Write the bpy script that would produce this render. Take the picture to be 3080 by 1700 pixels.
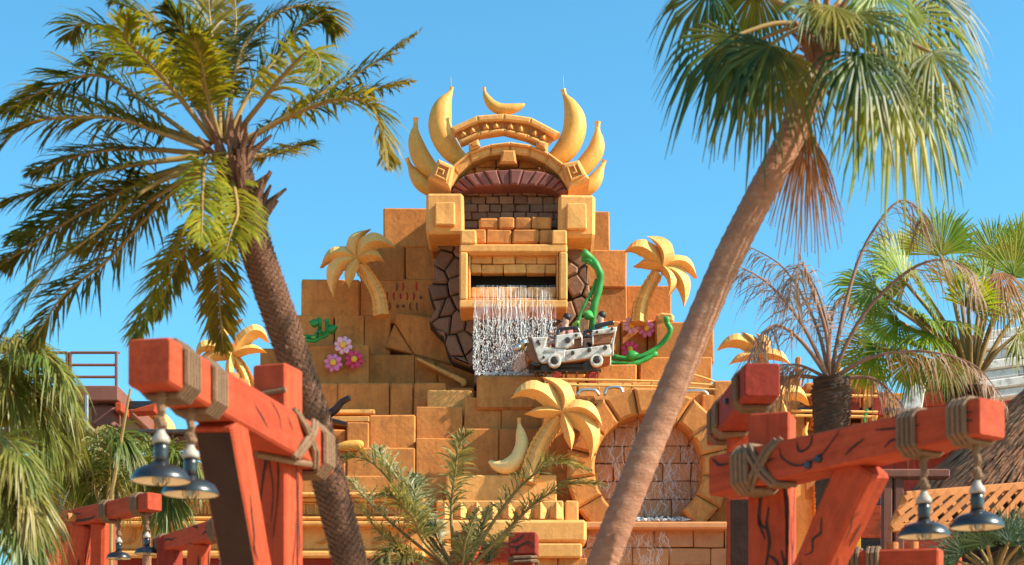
import bpy, math, random
from mathutils import Vector, Matrix, Quaternion, noise
R = random.Random(11)
for o in list(bpy.data.objects): bpy.data.objects.remove(o, do_unlink=True)
scn = bpy.context.scene
COL = scn.collection
# ---------------------------------------------------------------- camera, sky, sun, exposure
F, CX, HY, CZ = 5000.0, 1540.0, 2312.0, 1.6      # focal length, centre column and horizon row of the 3080 px photograph
cam_d = bpy.data.cameras.new('camera'); cam = bpy.data.objects.new('camera', cam_d); COL.objects.link(cam)
cam.location = (0, 0, CZ); cam.rotation_euler = (math.radians(90), 0, 0)
cam_d.sensor_width = 36; cam_d.lens = 36 * F / 3080; cam_d.shift_y = (HY - 850) / 3080
cam_d.clip_start = .1; cam_d.clip_end = 5000
cam_d.dof.use_dof = True; cam_d.dof.focus_distance = 47; cam_d.dof.aperture_fstop = 2.8
scn.camera = cam
TO_SUN = Vector((.80, -.19, .60)).normalized()
w = bpy.data.worlds.new('World'); scn.world = w; w.use_nodes = True
nt = w.node_tree; nt.nodes.clear()
sky = nt.nodes.new('ShaderNodeTexSky'); sky.sky_type = 'NISHITA'; sky.sun_disc = False
sky.sun_elevation = math.asin(TO_SUN.z); sky.sun_rotation = math.atan2(TO_SUN.x, TO_SUN.y)
sky.altitude = 0; sky.air_density = 1.0; sky.dust_density = 1.6; sky.ozone_density = 2.2
bg = nt.nodes.new('ShaderNodeBackground'); bg.inputs[1].default_value = .112
out = nt.nodes.new('ShaderNodeOutputWorld')
tint = nt.nodes.new('ShaderNodeMix'); tint.data_type = 'RGBA'; tint.blend_type = 'MULTIPLY'; tint.inputs[0].default_value = 1; tint.inputs[7].default_value = (.48, 1.05, 1.12, 1)
nt.links.new(sky.outputs[0], tint.inputs[6]); nt.links.new(tint.outputs[2], bg.inputs[0]); nt.links.new(bg.outputs[0], out.inputs[0])
sd = bpy.data.lights.new('sun', 'SUN'); sd.energy = 4.6; sd.angle = math.radians(.53); sd.color = (1, .90, .74)
sun = bpy.data.objects.new('sun', sd); COL.objects.link(sun); sun.rotation_euler = TO_SUN.to_track_quat('Z', 'Y').to_euler()
sun.location = (30, -10, 40)
vs = scn.view_settings; vs.view_transform = 'Standard'; vs.look = 'None'; vs.exposure = 1.12; vs.gamma = 1; vs.use_curve_mapping = False
scn.render.engine = 'CYCLES'
scn.render.resolution_x, scn.render.resolution_y = 1024, 565
scn.cycles.max_bounces = 7; scn.cycles.diffuse_bounces = 4; scn.cycles.transparent_max_bounces = 24

def P(px, py, Y):                                  # point of the place seen at that spot of the photograph, at depth Y metres
    return Vector(((px - CX) / F * Y, Y, CZ + (HY - py) / F * Y))
def S(px, Y): return px / F * Y                    # size in metres of px photograph pixels at depth Y

# ---------------------------------------------------------------- materials
def newmat(name):
    m = bpy.data.materials.new(name); m.use_nodes = True; t = m.node_tree
    return m, t, t.nodes['Principled BSDF']
def mixc(t, fac, a, b, mode='MIX'):
    n = t.nodes.new('ShaderNodeMix'); n.data_type = 'RGBA'; n.blend_type = mode
    for sock, v in ((n.inputs[0], fac), (n.inputs[6], a), (n.inputs[7], b)):
        if isinstance(v, (int, float)): sock.default_value = v
        elif isinstance(v, tuple): sock.default_value = v + (1,)
        else: t.links.new(v, sock)
    return n.outputs[2]
def ramp(t, src, lo, hi):
    n = t.nodes.new('ShaderNodeMapRange'); n.inputs[1].default_value = lo; n.inputs[2].default_value = hi
    t.links.new(src, n.inputs[0]); return n.outputs[0]
def coords(t, scale=(1, 1, 1), rnd=True):
    tc = t.nodes.new('ShaderNodeTexCoord'); mp = t.nodes.new('ShaderNodeMapping'); mp.inputs[3].default_value = scale
    t.links.new(tc.outputs['Object'], mp.inputs[0])
    oi = t.nodes.new('ShaderNodeObjectInfo')
    if rnd:
        mu = t.nodes.new('ShaderNodeMath'); mu.operation = 'MULTIPLY'; mu.inputs[1].default_value = 57.
        t.links.new(oi.outputs['Random'], mu.inputs[0]); t.links.new(mu.outputs[0], mp.inputs[1])
    return mp.outputs[0], oi.outputs['Random']
def noise_n(t, co, scale, detail=5, rough=.6):
    n = t.nodes.new('ShaderNodeTexNoise'); n.inputs['Scale'].default_value = scale; n.inputs['Detail'].default_value = detail
    n.inputs['Roughness'].default_value = rough; t.links.new(co, n.inputs['Vector']); return n.outputs[0]
def bump(t, b, h, strength, dist=.02):
    n = t.nodes.new('ShaderNodeBump'); n.inputs['Strength'].default_value = strength; n.inputs['Distance'].default_value = dist
    t.links.new(h, n.inputs['Height']); t.links.new(n.outputs[0], b.inputs['Normal'])
def surf(name, c1, c2, stain=None, scale=1.2, rough=.8, bumps=.35, bscale=14, var=.18, metal=0, stretch=(1, 1, 1), stain_amt=.5, spec=.3, dist=.02, streak=0, grain=0):
    m, t, b = newmat(name)
    co, rnd = coords(t, stretch)
    n1 = noise_n(t, co, scale); c = mixc(t, ramp(t, n1, .3, .7), c1, c2)
    n2 = noise_n(t, co, bscale, 6, .65)
    if stain:
        n3 = noise_n(t, co, scale * 2.7, 8, .7); mu = t.nodes.new('ShaderNodeMath'); mu.operation = 'MULTIPLY'
        t.links.new(ramp(t, n3, .5, .72), mu.inputs[0]); mu.inputs[1].default_value = stain_amt
        c = mixc(t, mu.outputs[0], c, stain)
    if streak:                                        # rain streaks run down the stone
        c2_, _ = coords(t, (3.2, 3.2, .35)); c = mixc(t, 1.0, c, mixc(t, ramp(t, noise_n(t, c2_, 1.6, 6, .65), .42, .75), (1, 1, 1), (1 - streak, 1 - streak * 1.1, 1 - streak * 1.15)), 'MULTIPLY')
    if grain:                                         # brushed grain runs along the timber's own length
        c2_, _ = coords(t, (.5, 9, 9)); gr = noise_n(t, c2_, 2.2, 5, .6); c = mixc(t, 1.0, c, mixc(t, ramp(t, gr, .3, .7), (1 - grain,) * 3, (1 + grain * .5,) * 3), 'MULTIPLY')
    f = mixc(t, rnd, (1 - var,) * 3, (1 + var * .6,) * 3)
    c = mixc(t, 1.0, c, f, 'MULTIPLY')
    f2 = mixc(t, ramp(t, n2, .3, .7), (.86,) * 3, (1.08,) * 3); c = mixc(t, 1.0, c, f2, 'MULTIPLY')
    t.links.new(c, b.inputs['Base Color']); b.inputs['Roughness'].default_value = rough; b.inputs['Metallic'].default_value = metal
    b.inputs['Specular IOR Level'].default_value = spec
    if bumps: bump(t, b, n2, bumps, dist)
    return m
def leafmat(name, c1, c2, c3, trans=.35, rough=.45):
    m, t, b = newmat(name)
    g = t.nodes.new('ShaderNodeNewGeometry'); co, rnd = coords(t)
    c = mixc(t, g.outputs['Random Per Island'], c1, c2)
    c = mixc(t, ramp(t, noise_n(t, co, 1.1, 3), .45, .75), c, c3)
    f = mixc(t, rnd, (.75,) * 3, (1.15,) * 3); c = mixc(t, 1.0, c, f, 'MULTIPLY')
    t.links.new(c, b.inputs['Base Color']); b.inputs['Roughness'].default_value = rough; b.inputs['Specular IOR Level'].default_value = .35
    tr = t.nodes.new('ShaderNodeBsdfTranslucent'); t.links.new(mixc(t, 1.0, c, (1.55, 1.25, .45), 'MULTIPLY'), tr.inputs[0])
    mx = t.nodes.new('ShaderNodeMixShader'); mx.inputs[0].default_value = trans
    t.links.new(b.outputs[0], mx.inputs[1]); t.links.new(tr.outputs[0], mx.inputs[2])
    t.links.new(mx.outputs[0], t.nodes['Material Output'].inputs[0]); return m
M = {}
M['gold'] = surf('gold_stone', (.64, .235, .055), (.52, .175, .038), (.27, .095, .03), scale=.8, bumps=.65, bscale=9, var=.18, stain_amt=.65, streak=.28)
M['goldpale'] = surf('pale_gold_stone', (.76, .36, .105), (.68, .30, .08), (.42, .165, .045), scale=.7, bumps=.45, bscale=9, var=.1, stain_amt=.45, streak=.2)
M['goldwet'] = surf('wet_gold_stone', (.58, .215, .075), (.50, .18, .06), (.34, .12, .05), scale=.9, rough=.55, bumps=.3, var=.14, spec=.5)
M['banana'] = surf('gold_paint', (.74, .38, .075), (.66, .30, .052), (.46, .20, .05), scale=.6, rough=.6, bumps=.12, var=.06, stain_amt=.4, spec=.35, streak=.12)
M['bananasunlit'] = surf('sunlit_banana_paint', (.86, .56, .22), (.80, .48, .16), (.6, .3, .08), scale=.6, rough=.55, bumps=.1, var=.03, stain_amt=.2, spec=.35)  # paler copy of the banana paint, sunlight put into its colour
M['palmgold'] = surf('gold_palm_paint', (.80, .42, .125), (.74, .36, .10), (.5, .24, .06), scale=.6, rough=.65, bumps=.12, var=.06, stain_amt=.25)
M['orange'] = surf('orange_stone', (.58, .22, .05), (.5, .19, .045), scale=1, var=.05)
M['rock'] = surf('dark_rock', (.165, .083, .052), (.25, .13, .078), (.09, .048, .034), scale=1.6, bumps=.7, bscale=8, var=.22, dist=.04)
M['joint'] = surf('joint_rock', (.05, .03, .02), (.07, .04, .025))
M['brick'] = surf('grey_brick', (.18, .085, .052), (.24, .12, .07), (.09, .052, .038), scale=2, bumps=.6, var=.25)
M['maroon'] = surf('maroon_stone', (.25, .085, .065), (.20, .06, .05), (.13, .045, .04), scale=1.5, bumps=.5, var=.2)
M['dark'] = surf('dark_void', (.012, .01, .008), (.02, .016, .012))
M['redmark'] = surf('red_paint', (.55, .03, .035), (.48, .03, .03), scale=4, var=.1)
M['mark'] = surf('carved_mark', (.22, .08, .03), (.18, .065, .025), scale=4, var=.1)
M['vine'] = surf('vine_paint', (.02, .20, .045), (.04, .29, .045), (.012, .11, .04), scale=1.5, rough=.5, bumps=.15, var=.15)
M['vinelight'] = surf('light_vine_paint', (.25, .48, .08), (.12, .40, .07), scale=2, rough=.5, bumps=.1)
M['pinkpale'] = surf('pale_pink_paint', (.80, .42, .50), (.74, .33, .44), scale=3, rough=.5, bumps=0, var=.1)
M['pink'] = surf('pink_paint', (.72, .20, .36), (.64, .16, .33), scale=3, rough=.5, bumps=0, var=.1)
M['redp'] = surf('red_petal_paint', (.66, .05, .14), (.58, .04, .11), scale=3, rough=.5, bumps=0, var=.12)
M['yellow'] = surf('yellow_paint', (.85, .46, .04), (.8, .36, .03), scale=4, rough=.5, bumps=.1)
M['white'] = surf('chipped_white_paint', (.66, .60, .53), (.54, .47, .41), (.25, .14, .09), scale=2.5, rough=.6, bumps=.3, var=.06, stain_amt=.8)
M['rust'] = surf('rusty_board', (.33, .12, .05), (.24, .085, .04), (.12, .05, .03), scale=3, bumps=.4, stretch=(.4, 1, 3))
M['iron'] = surf('dark_iron', (.06, .05, .045), (.10, .075, .06), scale=5, rough=.5, metal=.6)
M['black'] = surf('black_paint', (.012, .012, .014), (.02, .02, .022), scale=3, rough=.3, bumps=.05, spec=.6)
M['steel'] = surf('brushed_steel', (.62, .60, .58), (.5, .49, .47), scale=3, rough=.3, metal=.9, bumps=.05)
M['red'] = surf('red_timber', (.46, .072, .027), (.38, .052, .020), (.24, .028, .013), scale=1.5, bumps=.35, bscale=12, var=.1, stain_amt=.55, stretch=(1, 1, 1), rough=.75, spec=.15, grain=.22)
M['redshade'] = surf('shaded_red_timber', (.30, .036, .020), (.25, .029, .017), (.17, .02, .013), scale=1.5, bumps=.3, var=.1, rough=.75, spec=.15, grain=.2)  # darker copy of the red timber, shade put into its colour
M['crack'] = surf('crack_paint', (.035, .018, .012), (.05, .025, .015), scale=6, var=.1)
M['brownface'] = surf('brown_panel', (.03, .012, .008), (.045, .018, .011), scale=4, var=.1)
M['rope'] = surf('hemp_rope', (.25, .135, .072), (.18, .10, .055), (.11, .065, .035), scale=12, bumps=.8, bscale=60, var=.15)
M['cream'] = surf('cream_enamel', (.80, .66, .46), (.76, .62, .43), scale=3, rough=.4, bumps=0, var=.03)
M['capgrey'] = surf('grey_cap', (.40, .33, .28), (.32, .26, .22), scale=8, rough=.5)
M['bolt'] = surf('blue_black_bolt', (.04, .05, .07), (.06, .07, .09), rough=.4, metal=.5)
M['trunkscale'] = surf('scaly_palm_bark', (.135, .055, .03), (.21, .098, .055), (.065, .03, .018), scale=5, bumps=.9, bscale=28, var=.05, dist=.03)
M['trunk'] = surf('ringed_palm_bark', (.36, .165, .092), (.27, .115, .064), (.46, .26, .17), scale=2.5, bumps=.8, bscale=22, var=.05, stretch=(1, 1, 2.5), stain_amt=.6)
M['trunkdark'] = surf('shaggy_palm_bark', (.07, .038, .024), (.12, .062, .038), scale=6, bumps=1, bscale=25)
M['frond'] = leafmat('date_frond', (.014, .036, .005), (.15, .16, .012), (.30, .20, .012), .5)
M['frondy'] = leafmat('yellow_frond', (.17, .20, .014), (.36, .28, .02), (.10, .15, .016), .42)
M['fan'] = leafmat('fan_leaf', (.012, .045, .007), (.10, .14, .012), (.24, .19, .012), .46)
M['fanb'] = leafmat('bright_fan_leaf', (.12, .23, .018), (.27, .34, .025), (.38, .32, .025), .5)
M['fandead'] = leafmat('dead_fan_leaf', (.30, .115, .04), (.22, .08, .03), (.36, .17, .07), .25, .7)
M['dry'] = leafmat('dry_frond', (.27, .15, .10), (.36, .23, .16), (.20, .10, .065), .2, .7)
M['areca'] = leafmat('clump_leaf', (.075, .125, .015), (.19, .21, .03), (.29, .20, .06), .35)
M['olive'] = leafmat('olive_leaf', (.15, .15, .045), (.40, .32, .13), (.07, .10, .04), .3)
M['spike'] = leafmat('dark_leaf', (.025, .05, .014), (.05, .08, .018), (.07, .085, .02), .25)
M['rachis'] = surf('leaf_stalk', (.30, .20, .06), (.24, .13, .045), scale=4, bumps=.2)
M['rachisb'] = surf('brown_stalk', (.30, .15, .09), (.23, .11, .07), scale=4, bumps=.2)
M['thatch'] = leafmat('thatch_straw', (.56, .20, .085), (.70, .33, .16), (.33, .115, .055), .1, .8)
M['thatchbase'] = surf('thatch_base', (.22, .13, .07), (.28, .17, .095), scale=6)
M['lattice'] = surf('ochre_lattice', (.48, .175, .05), (.42, .145, .042), scale=4, var=.15)
M['rustbrown'] = surf('rust_brown_steel', (.19, .07, .05), (.16, .06, .042), scale=1.5, bumps=.15, var=.12)
M['hull'] = surf('worn_white_board', (.62, .58, .55), (.55, .5, .46), (.06, .055, .05), scale=1.3, bumps=.3, var=.08, stain_amt=1)
M['sand'] = surf('sandy_paving', (.58, .37, .21), (.50, .31, .17), scale=.3, bumps=.2, var=0)
M['skin'] = surf('skin', (.55, .30, .21), (.5, .27, .19), scale=6, bumps=0, rough=.55, var=.05)
M['hair'] = surf('dark_hair', (.02, .014, .01), (.03, .02, .014), scale=20, bumps=.4, rough=.5)
M['shirtb'] = surf('teal_cloth', (.05, .36, .42), (.04, .3, .36), scale=8, bumps=.1)
M['shirtp'] = surf('pink_cloth', (.5, .2, .2), (.45, .18, .18), scale=8, bumps=.1)
M['glassy'] = surf('grey_glass', (.25, .3, .33), (.3, .34, .36), scale=1, rough=.15, bumps=0)
# falling water: clear streaks with white highlights
m, t, b = newmat('water'); b.inputs['Base Color'].default_value = (.95, .92, .88, 1); b.inputs['Roughness'].default_value = .12
b.inputs['IOR'].default_value = 1.33; b.inputs['Specular IOR Level'].default_value = .6
tr = t.nodes.new('ShaderNodeBsdfTransparent'); mx = t.nodes.new('ShaderNodeMixShader'); mx.inputs[0].default_value = .55
t.links.new(tr.outputs[0], mx.inputs[1]); t.links.new(b.outputs[0], mx.inputs[2]); t.links.new(mx.outputs[0], t.nodes['Material Output'].inputs[0]); M['water'] = m
m, t, b = newmat('water_sheet'); b.inputs['Base Color'].default_value = (.9, .93, 1, 1); b.inputs['Roughness'].default_value = .08
tr = t.nodes.new('ShaderNodeBsdfTransparent'); mx = t.nodes.new('ShaderNodeMixShader')
co, _ = coords(t, (9, 9, .7)); nn = noise_n(t, co, 1.0, 4); rr = ramp(t, nn, .42, .75)
mu = t.nodes.new('ShaderNodeMath'); mu.operation = 'MULTIPLY'; mu.inputs[1].default_value = .22; t.links.new(rr, mu.inputs[0]); t.links.new(mu.outputs[0], mx.inputs[0])
t.links.new(tr.outputs[0], mx.inputs[1]); t.links.new(b.outputs[0], mx.inputs[2]); t.links.new(mx.outputs[0], t.nodes['Material Output'].inputs[0]); M['sheet'] = m

# ---------------------------------------------------------------- mesh helpers
def tag(o, label=None, cat=None, group=None, kind=None):
    for k, v in (('label', label), ('category', cat), ('group', group), ('kind', kind)):
        if v: o[k] = v
    return o
def thing(name, loc, label, cat, group=None):
    o = bpy.data.objects.new(name, None); o.empty_display_size = .3; COL.objects.link(o); o.location = loc
    return tag(o, label, cat, group)
def wloc(o):
    l = Vector(o.location); p = o.parent
    while p: l = l + p.location; p = p.parent
    return l
class MB:
    def __init__(s): s.v = []; s.f = []
    def add(s, vs, fs):
        k = len(s.v); s.v += [Vector(v) for v in vs]; s.f += [tuple(i + k for i in f) for f in fs]; return s
    def build(s, name, mat, parent=None, smooth=False, kind=None, origin=None):
        lo = Vector((min(v.x for v in s.v), min(v.y for v in s.v), min(v.z for v in s.v)))
        hi = Vector((max(v.x for v in s.v), max(v.y for v in s.v), max(v.z for v in s.v)))
        c = origin or (lo + hi) / 2
        me = bpy.data.meshes.new(name); me.from_pydata([v - c for v in s.v], [], s.f); me.materials.append(M[mat] if isinstance(mat, str) else mat)
        if smooth: me.polygons.foreach_set('use_smooth', [True] * len(me.polygons))
        o = bpy.data.objects.new(name, me); COL.objects.link(o)
        if parent: o.parent = parent; o.location = c - wloc(parent)
        else: o.location = c
        if kind: o['kind'] = kind
        return o
    # chamfered box in any frame: mp maps local (a,b,c) to world
    def cb(s, x0, x1, y0, y1, z0, z1, ch=.03, mp=None, jit=0):
        ch = min(ch, (x1 - x0) * .45, (y1 - y0) * .45, (z1 - z0) * .45)
        vs = []; idx = {}
        for sx in (0, 1):
            for sy in (0, 1):
                for sz in (0, 1):
                    j = Vector((R.uniform(-jit, jit), R.uniform(-jit, jit), R.uniform(-jit, jit))) if jit else Vector()
                    X = (x0, x1)[sx]; Y = (y0, y1)[sy]; Z = (z0, z1)[sz]
                    cx = ch * (1 - 2 * sx); cy = ch * (1 - 2 * sy); cz = ch * (1 - 2 * sz)
                    for a, p in enumerate(((X, Y + cy, Z + cz), (X + cx, Y, Z + cz), (X + cx, Y + cy, Z))):
                        idx[sx, sy, sz, a] = len(vs); vs.append(Vector(p) + j)
        I = idx; fs = []
        for k in (0, 1):
            fs.append((I[k,0,0,0], I[k,1,0,0], I[k,1,1,0], I[k,0,1,0])[::1 if k else -1])
            fs.append((I[0,k,0,1], I[0,k,1,1], I[1,k,1,1], I[1,k,0,1])[::1 if k else -1])
            fs.append((I[0,0,k,2], I[1,0,k,2], I[1,1,k,2], I[0,1,k,2])[::1 if k else -1])
        for a in (0, 1):
            for c in (0, 1):
                q = (I[a,c,0,0], I[a,c,1,0], I[a,c,1,1], I[a,c,0,1]); fs.append(q if (a + c) % 2 else q[::-1])
                q = (I[a,0,c,0], I[a,0,c,2], I[a,1,c,2], I[a,1,c,0]); fs.append(q if (a + c) % 2 else q[::-1])
                q = (I[0,a,c,1], I[1,a,c,1], I[1,a,c,2], I[0,a,c,2]); fs.append(q if (a + c) % 2 else q[::-1])
        for a in (0, 1):
            for b in (0, 1):
                for c in (0, 1):
                    q = (I[a,b,c,0], I[a,b,c,1], I[a,b,c,2]); fs.append(q if (a + b + c) % 2 else q[::-1])
        if mp: vs = [mp(v) for v in vs]
        return s.add(vs, fs)
    # prism of an outline in the XZ plane, front at y0 (towards the camera), back at y1
    def prism(s, pts, y0, y1, ch=.03, mp=None):
        pts = [Vector((p[0], p[-1])) for p in pts]
        ar = sum(pts[i].x * pts[(i + 1) % len(pts)].y - pts[(i + 1) % len(pts)].x * pts[i].y for i in range(len(pts)))
        if ar < 0: pts = pts[::-1]
        n = len(pts); ins = inset(pts, ch)
        vs = [(p.x, y1, p.y) for p in pts] + [(p.x, y0 + ch, p.y) for p in pts] + [(p.x, y0, p.y) for p in ins]
        if mp: vs = [mp(Vector(v)) for v in vs]
        fs = [tuple(range(n))[::-1], tuple(range(2 * n, 3 * n))]
        for k in (0, n):
            for i in range(n):
                j = (i + 1) % n; fs.append((k + i, k + j, k + n + j, k + n + i))
        return s.add(vs, fs)
    def sweep(s, pts, prof, cap=True, side=None):
        # prof(i, t) -> list of (a, b) offsets on (side, normal)
        n = len(pts); rings = []
        tv = [(pts[min(i + 1, n - 1)] - pts[max(i - 1, 0)]).normalized() for i in range(n)]
        sd = side or (tv[0].cross(Vector((0, 0, 1))) if abs(tv[0].z) < .95 else Vector((1, 0, 0)))
        for i in range(n):
            sd = (sd - tv[i] * sd.dot(tv[i])).normalized(); nm = sd.cross(tv[i])
            rings.append([pts[i] + sd * a + nm * b for a, b in prof(i, i / (n - 1))])
        m = len(rings[0]); fs = []
        for i in range(n - 1):
            for j in range(m):
                k = (j + 1) % m; fs.append((i * m + j, i * m + k, (i + 1) * m + k, (i + 1) * m + j))
        if cap: fs.append(tuple(range(m))[::-1]); fs.append(tuple(range((n - 1) * m, n * m)))
        return s.add([v for r in rings for v in r], fs)
    def tube(s, pts, r, n=6, cap=True):
        pts = [Vector(p) for p in pts]
        cs = [(math.cos(2 * math.pi * k / n), math.sin(2 * math.pi * k / n)) for k in range(n)]
        rf = r if callable(r) else (lambda i, t: r[i] if isinstance(r, (list, tuple)) else r)
        return s.sweep(pts, lambda i, t: [(a * rf(i, t), b * rf(i, t)) for a, b in cs], cap)
    def lathe(s, c, prof, n=20, ax=None, cap=True):
        q = Vector((0, 0, 1)).rotation_difference(ax) if ax else Quaternion()
        vs = []; fs = []
        for r, z in prof:
            for k in range(n):
                a = 2 * math.pi * k / n; vs.append(Vector(c) + q @ Vector((r * math.cos(a), r * math.sin(a), z)))
        for i in range(len(prof) - 1):
            for k in range(n):
                j = (k + 1) % n; fs.append((i * n + k, i * n + j, (i + 1) * n + j, (i + 1) * n + k))
        if cap and prof[0][0] > 1e-4: fs.append(tuple(range(n))[::-1])
        if cap and prof[-1][0] > 1e-4: fs.append(tuple(range((len(prof) - 1) * n, len(prof) * n)))
        return s.add(vs, fs)
    def ball(s, c, rx, ry, rz, n=10, m=7, rot=None):
        vs = []; fs = []
        for i in range(m + 1):
            th = math.pi * i / m
            for k in range(n):
                a = 2 * math.pi * k / n; v = Vector((rx * math.sin(th) * math.cos(a), ry * math.sin(th) * math.sin(a), rz * math.cos(th)))
                vs.append(Vector(c) + (rot @ v if rot else v))
        for i in range(m):
            for k in range(n):
                j = (k + 1) % n; fs.append((i * n + k, (i + 1) * n + k, (i + 1) * n + j, i * n + j))
        return s.add(vs, fs)
def inset(pts, d):
    n = len(pts); o = []
    for i in range(n):
        a, b, c = pts[i - 1], pts[i], pts[(i + 1) % n]
        e1 = (b - a); e2 = (c - b)
        if e1.length < 1e-6 or e2.length < 1e-6: o.append(b.copy()); continue
        e1.normalize(); e2.normalize()
        n1 = Vector((-e1.y, e1.x)); n2 = Vector((-e2.y, e2.x)); mm = n1 + n2
        L = mm.length
        if L < .2: o.append(b + n1 * d); continue
        mm /= L; o.append(b + mm * min(d / max(mm.dot(n1), .35), d * 2.2))
    return o
def cr(pts, n):                                     # Catmull-Rom through points
    pts = [Vector(p) for p in pts]; q = [pts[0] * 2 - pts[1]] + pts + [pts[-1] * 2 - pts[-2]]; o = []
    segs = len(pts) - 1
    for k in range(n):
        u = k / (n - 1) * segs; i = min(int(u), segs - 1); t = u - i
        a, b, c, d = q[i:i + 4]
        o.append(.5 * ((2 * b) + (c - a) * t + (2 * a - 5 * b + 4 * c - d) * t * t + (3 * b - a - 3 * c + d) * t ** 3))
    return o
def Z1(src, sc, ox, oy): return lambda x, y: (ox + x / sc, oy + y / sc)
def cell(region, seeds, i):
    poly = [Vector(p) for p in region]
    for j, q in enumerate(seeds):
        if j == i or not poly: continue
        m = (seeds[i] + q) / 2; d = q - seeds[i]; o = []
        for k in range(len(poly)):
            a, b = poly[k - 1], poly[k]; da = (a - m).dot(d); db = (b - m).dot(d)
            if (da <= 0) != (db <= 0): o.append(a + (b - a) * (da / (da - db)))
            if db <= 0: o.append(b)
        poly = o
    return poly
# ---------------------------------------------------------------- ground
g = MB(); n = 24
for i in range(n + 1):
    for j in range(n + 1): g.v.append(Vector((-1500 + 3000 * i / n, -1200 + 3000 * j / n, 0)))
for i in range(n):
    for j in range(n):
        a = i * (n + 1) + j; g.f.append((a, a + n + 1, a + n + 2, a + 1))
tag(g.build('ground', 'sand'), kind='structure')

def block(par, x0, x1, y0, y1, Y, depth=2.4, mat='gold', ch=.045, ext=0., name='stone_block', jit=.012, gap=.010):
    a = P(x0, y1, Y); b = P(x1, y0, Y)
    dy = R.uniform(-.035, .035)
    return MB().cb(a.x + gap, b.x - gap, Y + dy, Y + depth, a.z + gap - ext, b.z - gap, ch * R.uniform(.5, 1.1), jit=jit).build(name, mat, par)
def poly(par, pts, Y, depth=1.2, mat='gold', ch=.045, name='stone_block'):
    return MB().prism([P(x, y, Y) for x, y in pts], Y + R.uniform(-.03, .03), Y + depth, ch).build(name, mat, par)
def core(par, x0, x1, ytop, Y, depth, mat='gold', name='wall_core'):
    a = P(x0, ytop, Y); b = P(x1, ytop, Y)
    return MB().cb(a.x, b.x, Y, Y + depth, 0, a.z, .05).build(name, mat, par)

# ---------------------------------------------------------------- stepped temple
TE = thing('stepped_temple', (0, 53, 0), 'huge golden stepped temple of weathered stone blocks behind the dark waterfall tower', 'temple')
core(TE, 925, 2130, 968, 53.0, 5); core(TE, 1165, 1822, 650, 53.1, 4); core(TE, 1040, 1870, 860, 53.05, 4.5)
for b in [(1152,1335,624,735),(1085,1218,735,838),(1219,1335,734,836),(905,1083,840,948),(1083,1130,840,948),
          (880,1004,946,1064),(1005,1095,947,1064),(1095,1176,947,1070)]:
    block(TE, *b, 52 + R.uniform(-.06, .06), 2.2, ext=.12)
poly(TE, [(1160,1044),(1186,974),(1246,1068)], 51.75, 1.6); poly(TE, [(1190,940),(1295,952),(1340,1011),(1362,1100),(1248,1068),(1188,971)], 51.7, 1.6)
MB().cb(P(1130, 0, 52).x + .01, P(1320, 0, 52).x, 52.0, 54, P(0, 962, 52).z - .1, P(0, 838, 52).z, .045).build('stone_block', 'gold', TE)
block(TE, 781, 911, 1046, 1152, 51.6, 3, ext=.3); block(TE, 909, 1109, 1036, 1152, 50.9, 3, ext=.3); block(TE, 1109, 1248, 1066, 1157, 51.5, 3, ext=.5)
poly(TE, [(1248,1069),(1310,1085),(1322,1166),(1248,1160)], 51.4, 2); poly(TE, [(1310,1086),(1428,1112),(1442,1200),(1335,1172),(1320,1150)], 51.3, 2)
poly(TE, [(1251,1080),(1258,1076),(1402,1140),(1405,1156),(1392,1162),(1384,1151)], 50.9, .6, 'goldpale', .03, 'fallen_slab')
for b in [(816,936,1150,1247),(936,1015,1150,1247),(1015,1172,1151,1247),(1173,1242,1152,1247),(1242,1340,1150,1226)]: block(TE, *b, 50.2, 3, ext=.9)
core(TE, 830, 1425, 1165, 50.6, 4)
core(TE, 685, 835, 1172, 47.2, 4.5)
block(TE, 948, 1127, 1230, 1245, 49.6, 2, 'goldpale', .03); block(TE, 965, 1112, 1251, 1270, 49.0, 2, 'goldpale', .03)
block(TE, 1283, 1420, 1171, 1224, 49.3, 3, 'goldpale', ext=.5)
block(TE, 1432, 1634, 1128, 1192, 48.0, 3.2, ext=.4, ch=.06)
for b in [(1251,1392,1222,1318),(1110,1250,1246,1344),(1041,1110,1269,1352),(1394,1508,1193,1288),(1508,1640,1193,1288)]: block(TE, *b, 48.1 - .004 * (b[2] - 1190), 3.5, ext=.8)
for b in [(860,985,1280,1352),(985,1041,1290,1352)]: block(TE, *b, 48.4, 3, ext=.5)
for b in [(840,1040,1350,1482),(1040,1250,1344,1430),(1040,1180,1430,1500),(1180,1345,1430,1500),(1250,1392,1317,1432),(1392,1500,1288,1432),(1500,1640,1288,1376),(1500,1575,1376,1440),(1575,1645,1376,1440)]:
    block(TE, *b, 47.6, 3, ext=.6)
core(TE, 845, 1640, 1500, 47.8, 6); core(TE, 1045, 1640, 1300, 48.4, 5); core(TE, 1440, 1630, 1145, 48.6, 2.6)
# stone steps on the other flank
for b in [(1745,1835,634,750),(1765,1886,750,854),(1775,1888,855,964)]: block(TE, *b, 52 + R.uniform(-.05, .05), 2.2, ext=.12)
block(TE, 1886, 2019, 859, 966, 52.4, 1.8, ext=.2)
for b in [(1790,1868,963,1140),(1868,1948,963,1140),(1948,1974,963,1140)]: block(TE, *b, 51.7, 2.2, ext=.2)
block(TE, 1972, 2149, 967, 1074, 51.0, 3, ext=.2); block(TE, 1924, 2142, 1074, 1150, 50.8, 3, ext=.6)
poly(TE, [(1975,948),(1990,940),(2020,943),(2028,952),(2027,968),(1975,968)], 51.2, 1.2, 'goldpale', .06, 'broken_stone')
block(TE, 1796, 1915, 1095, 1150, 49.3, 2.6, ext=.4); block(TE, 1688, 1762, 1099, 1150, 49.5, 2.6, ext=.4)
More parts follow.
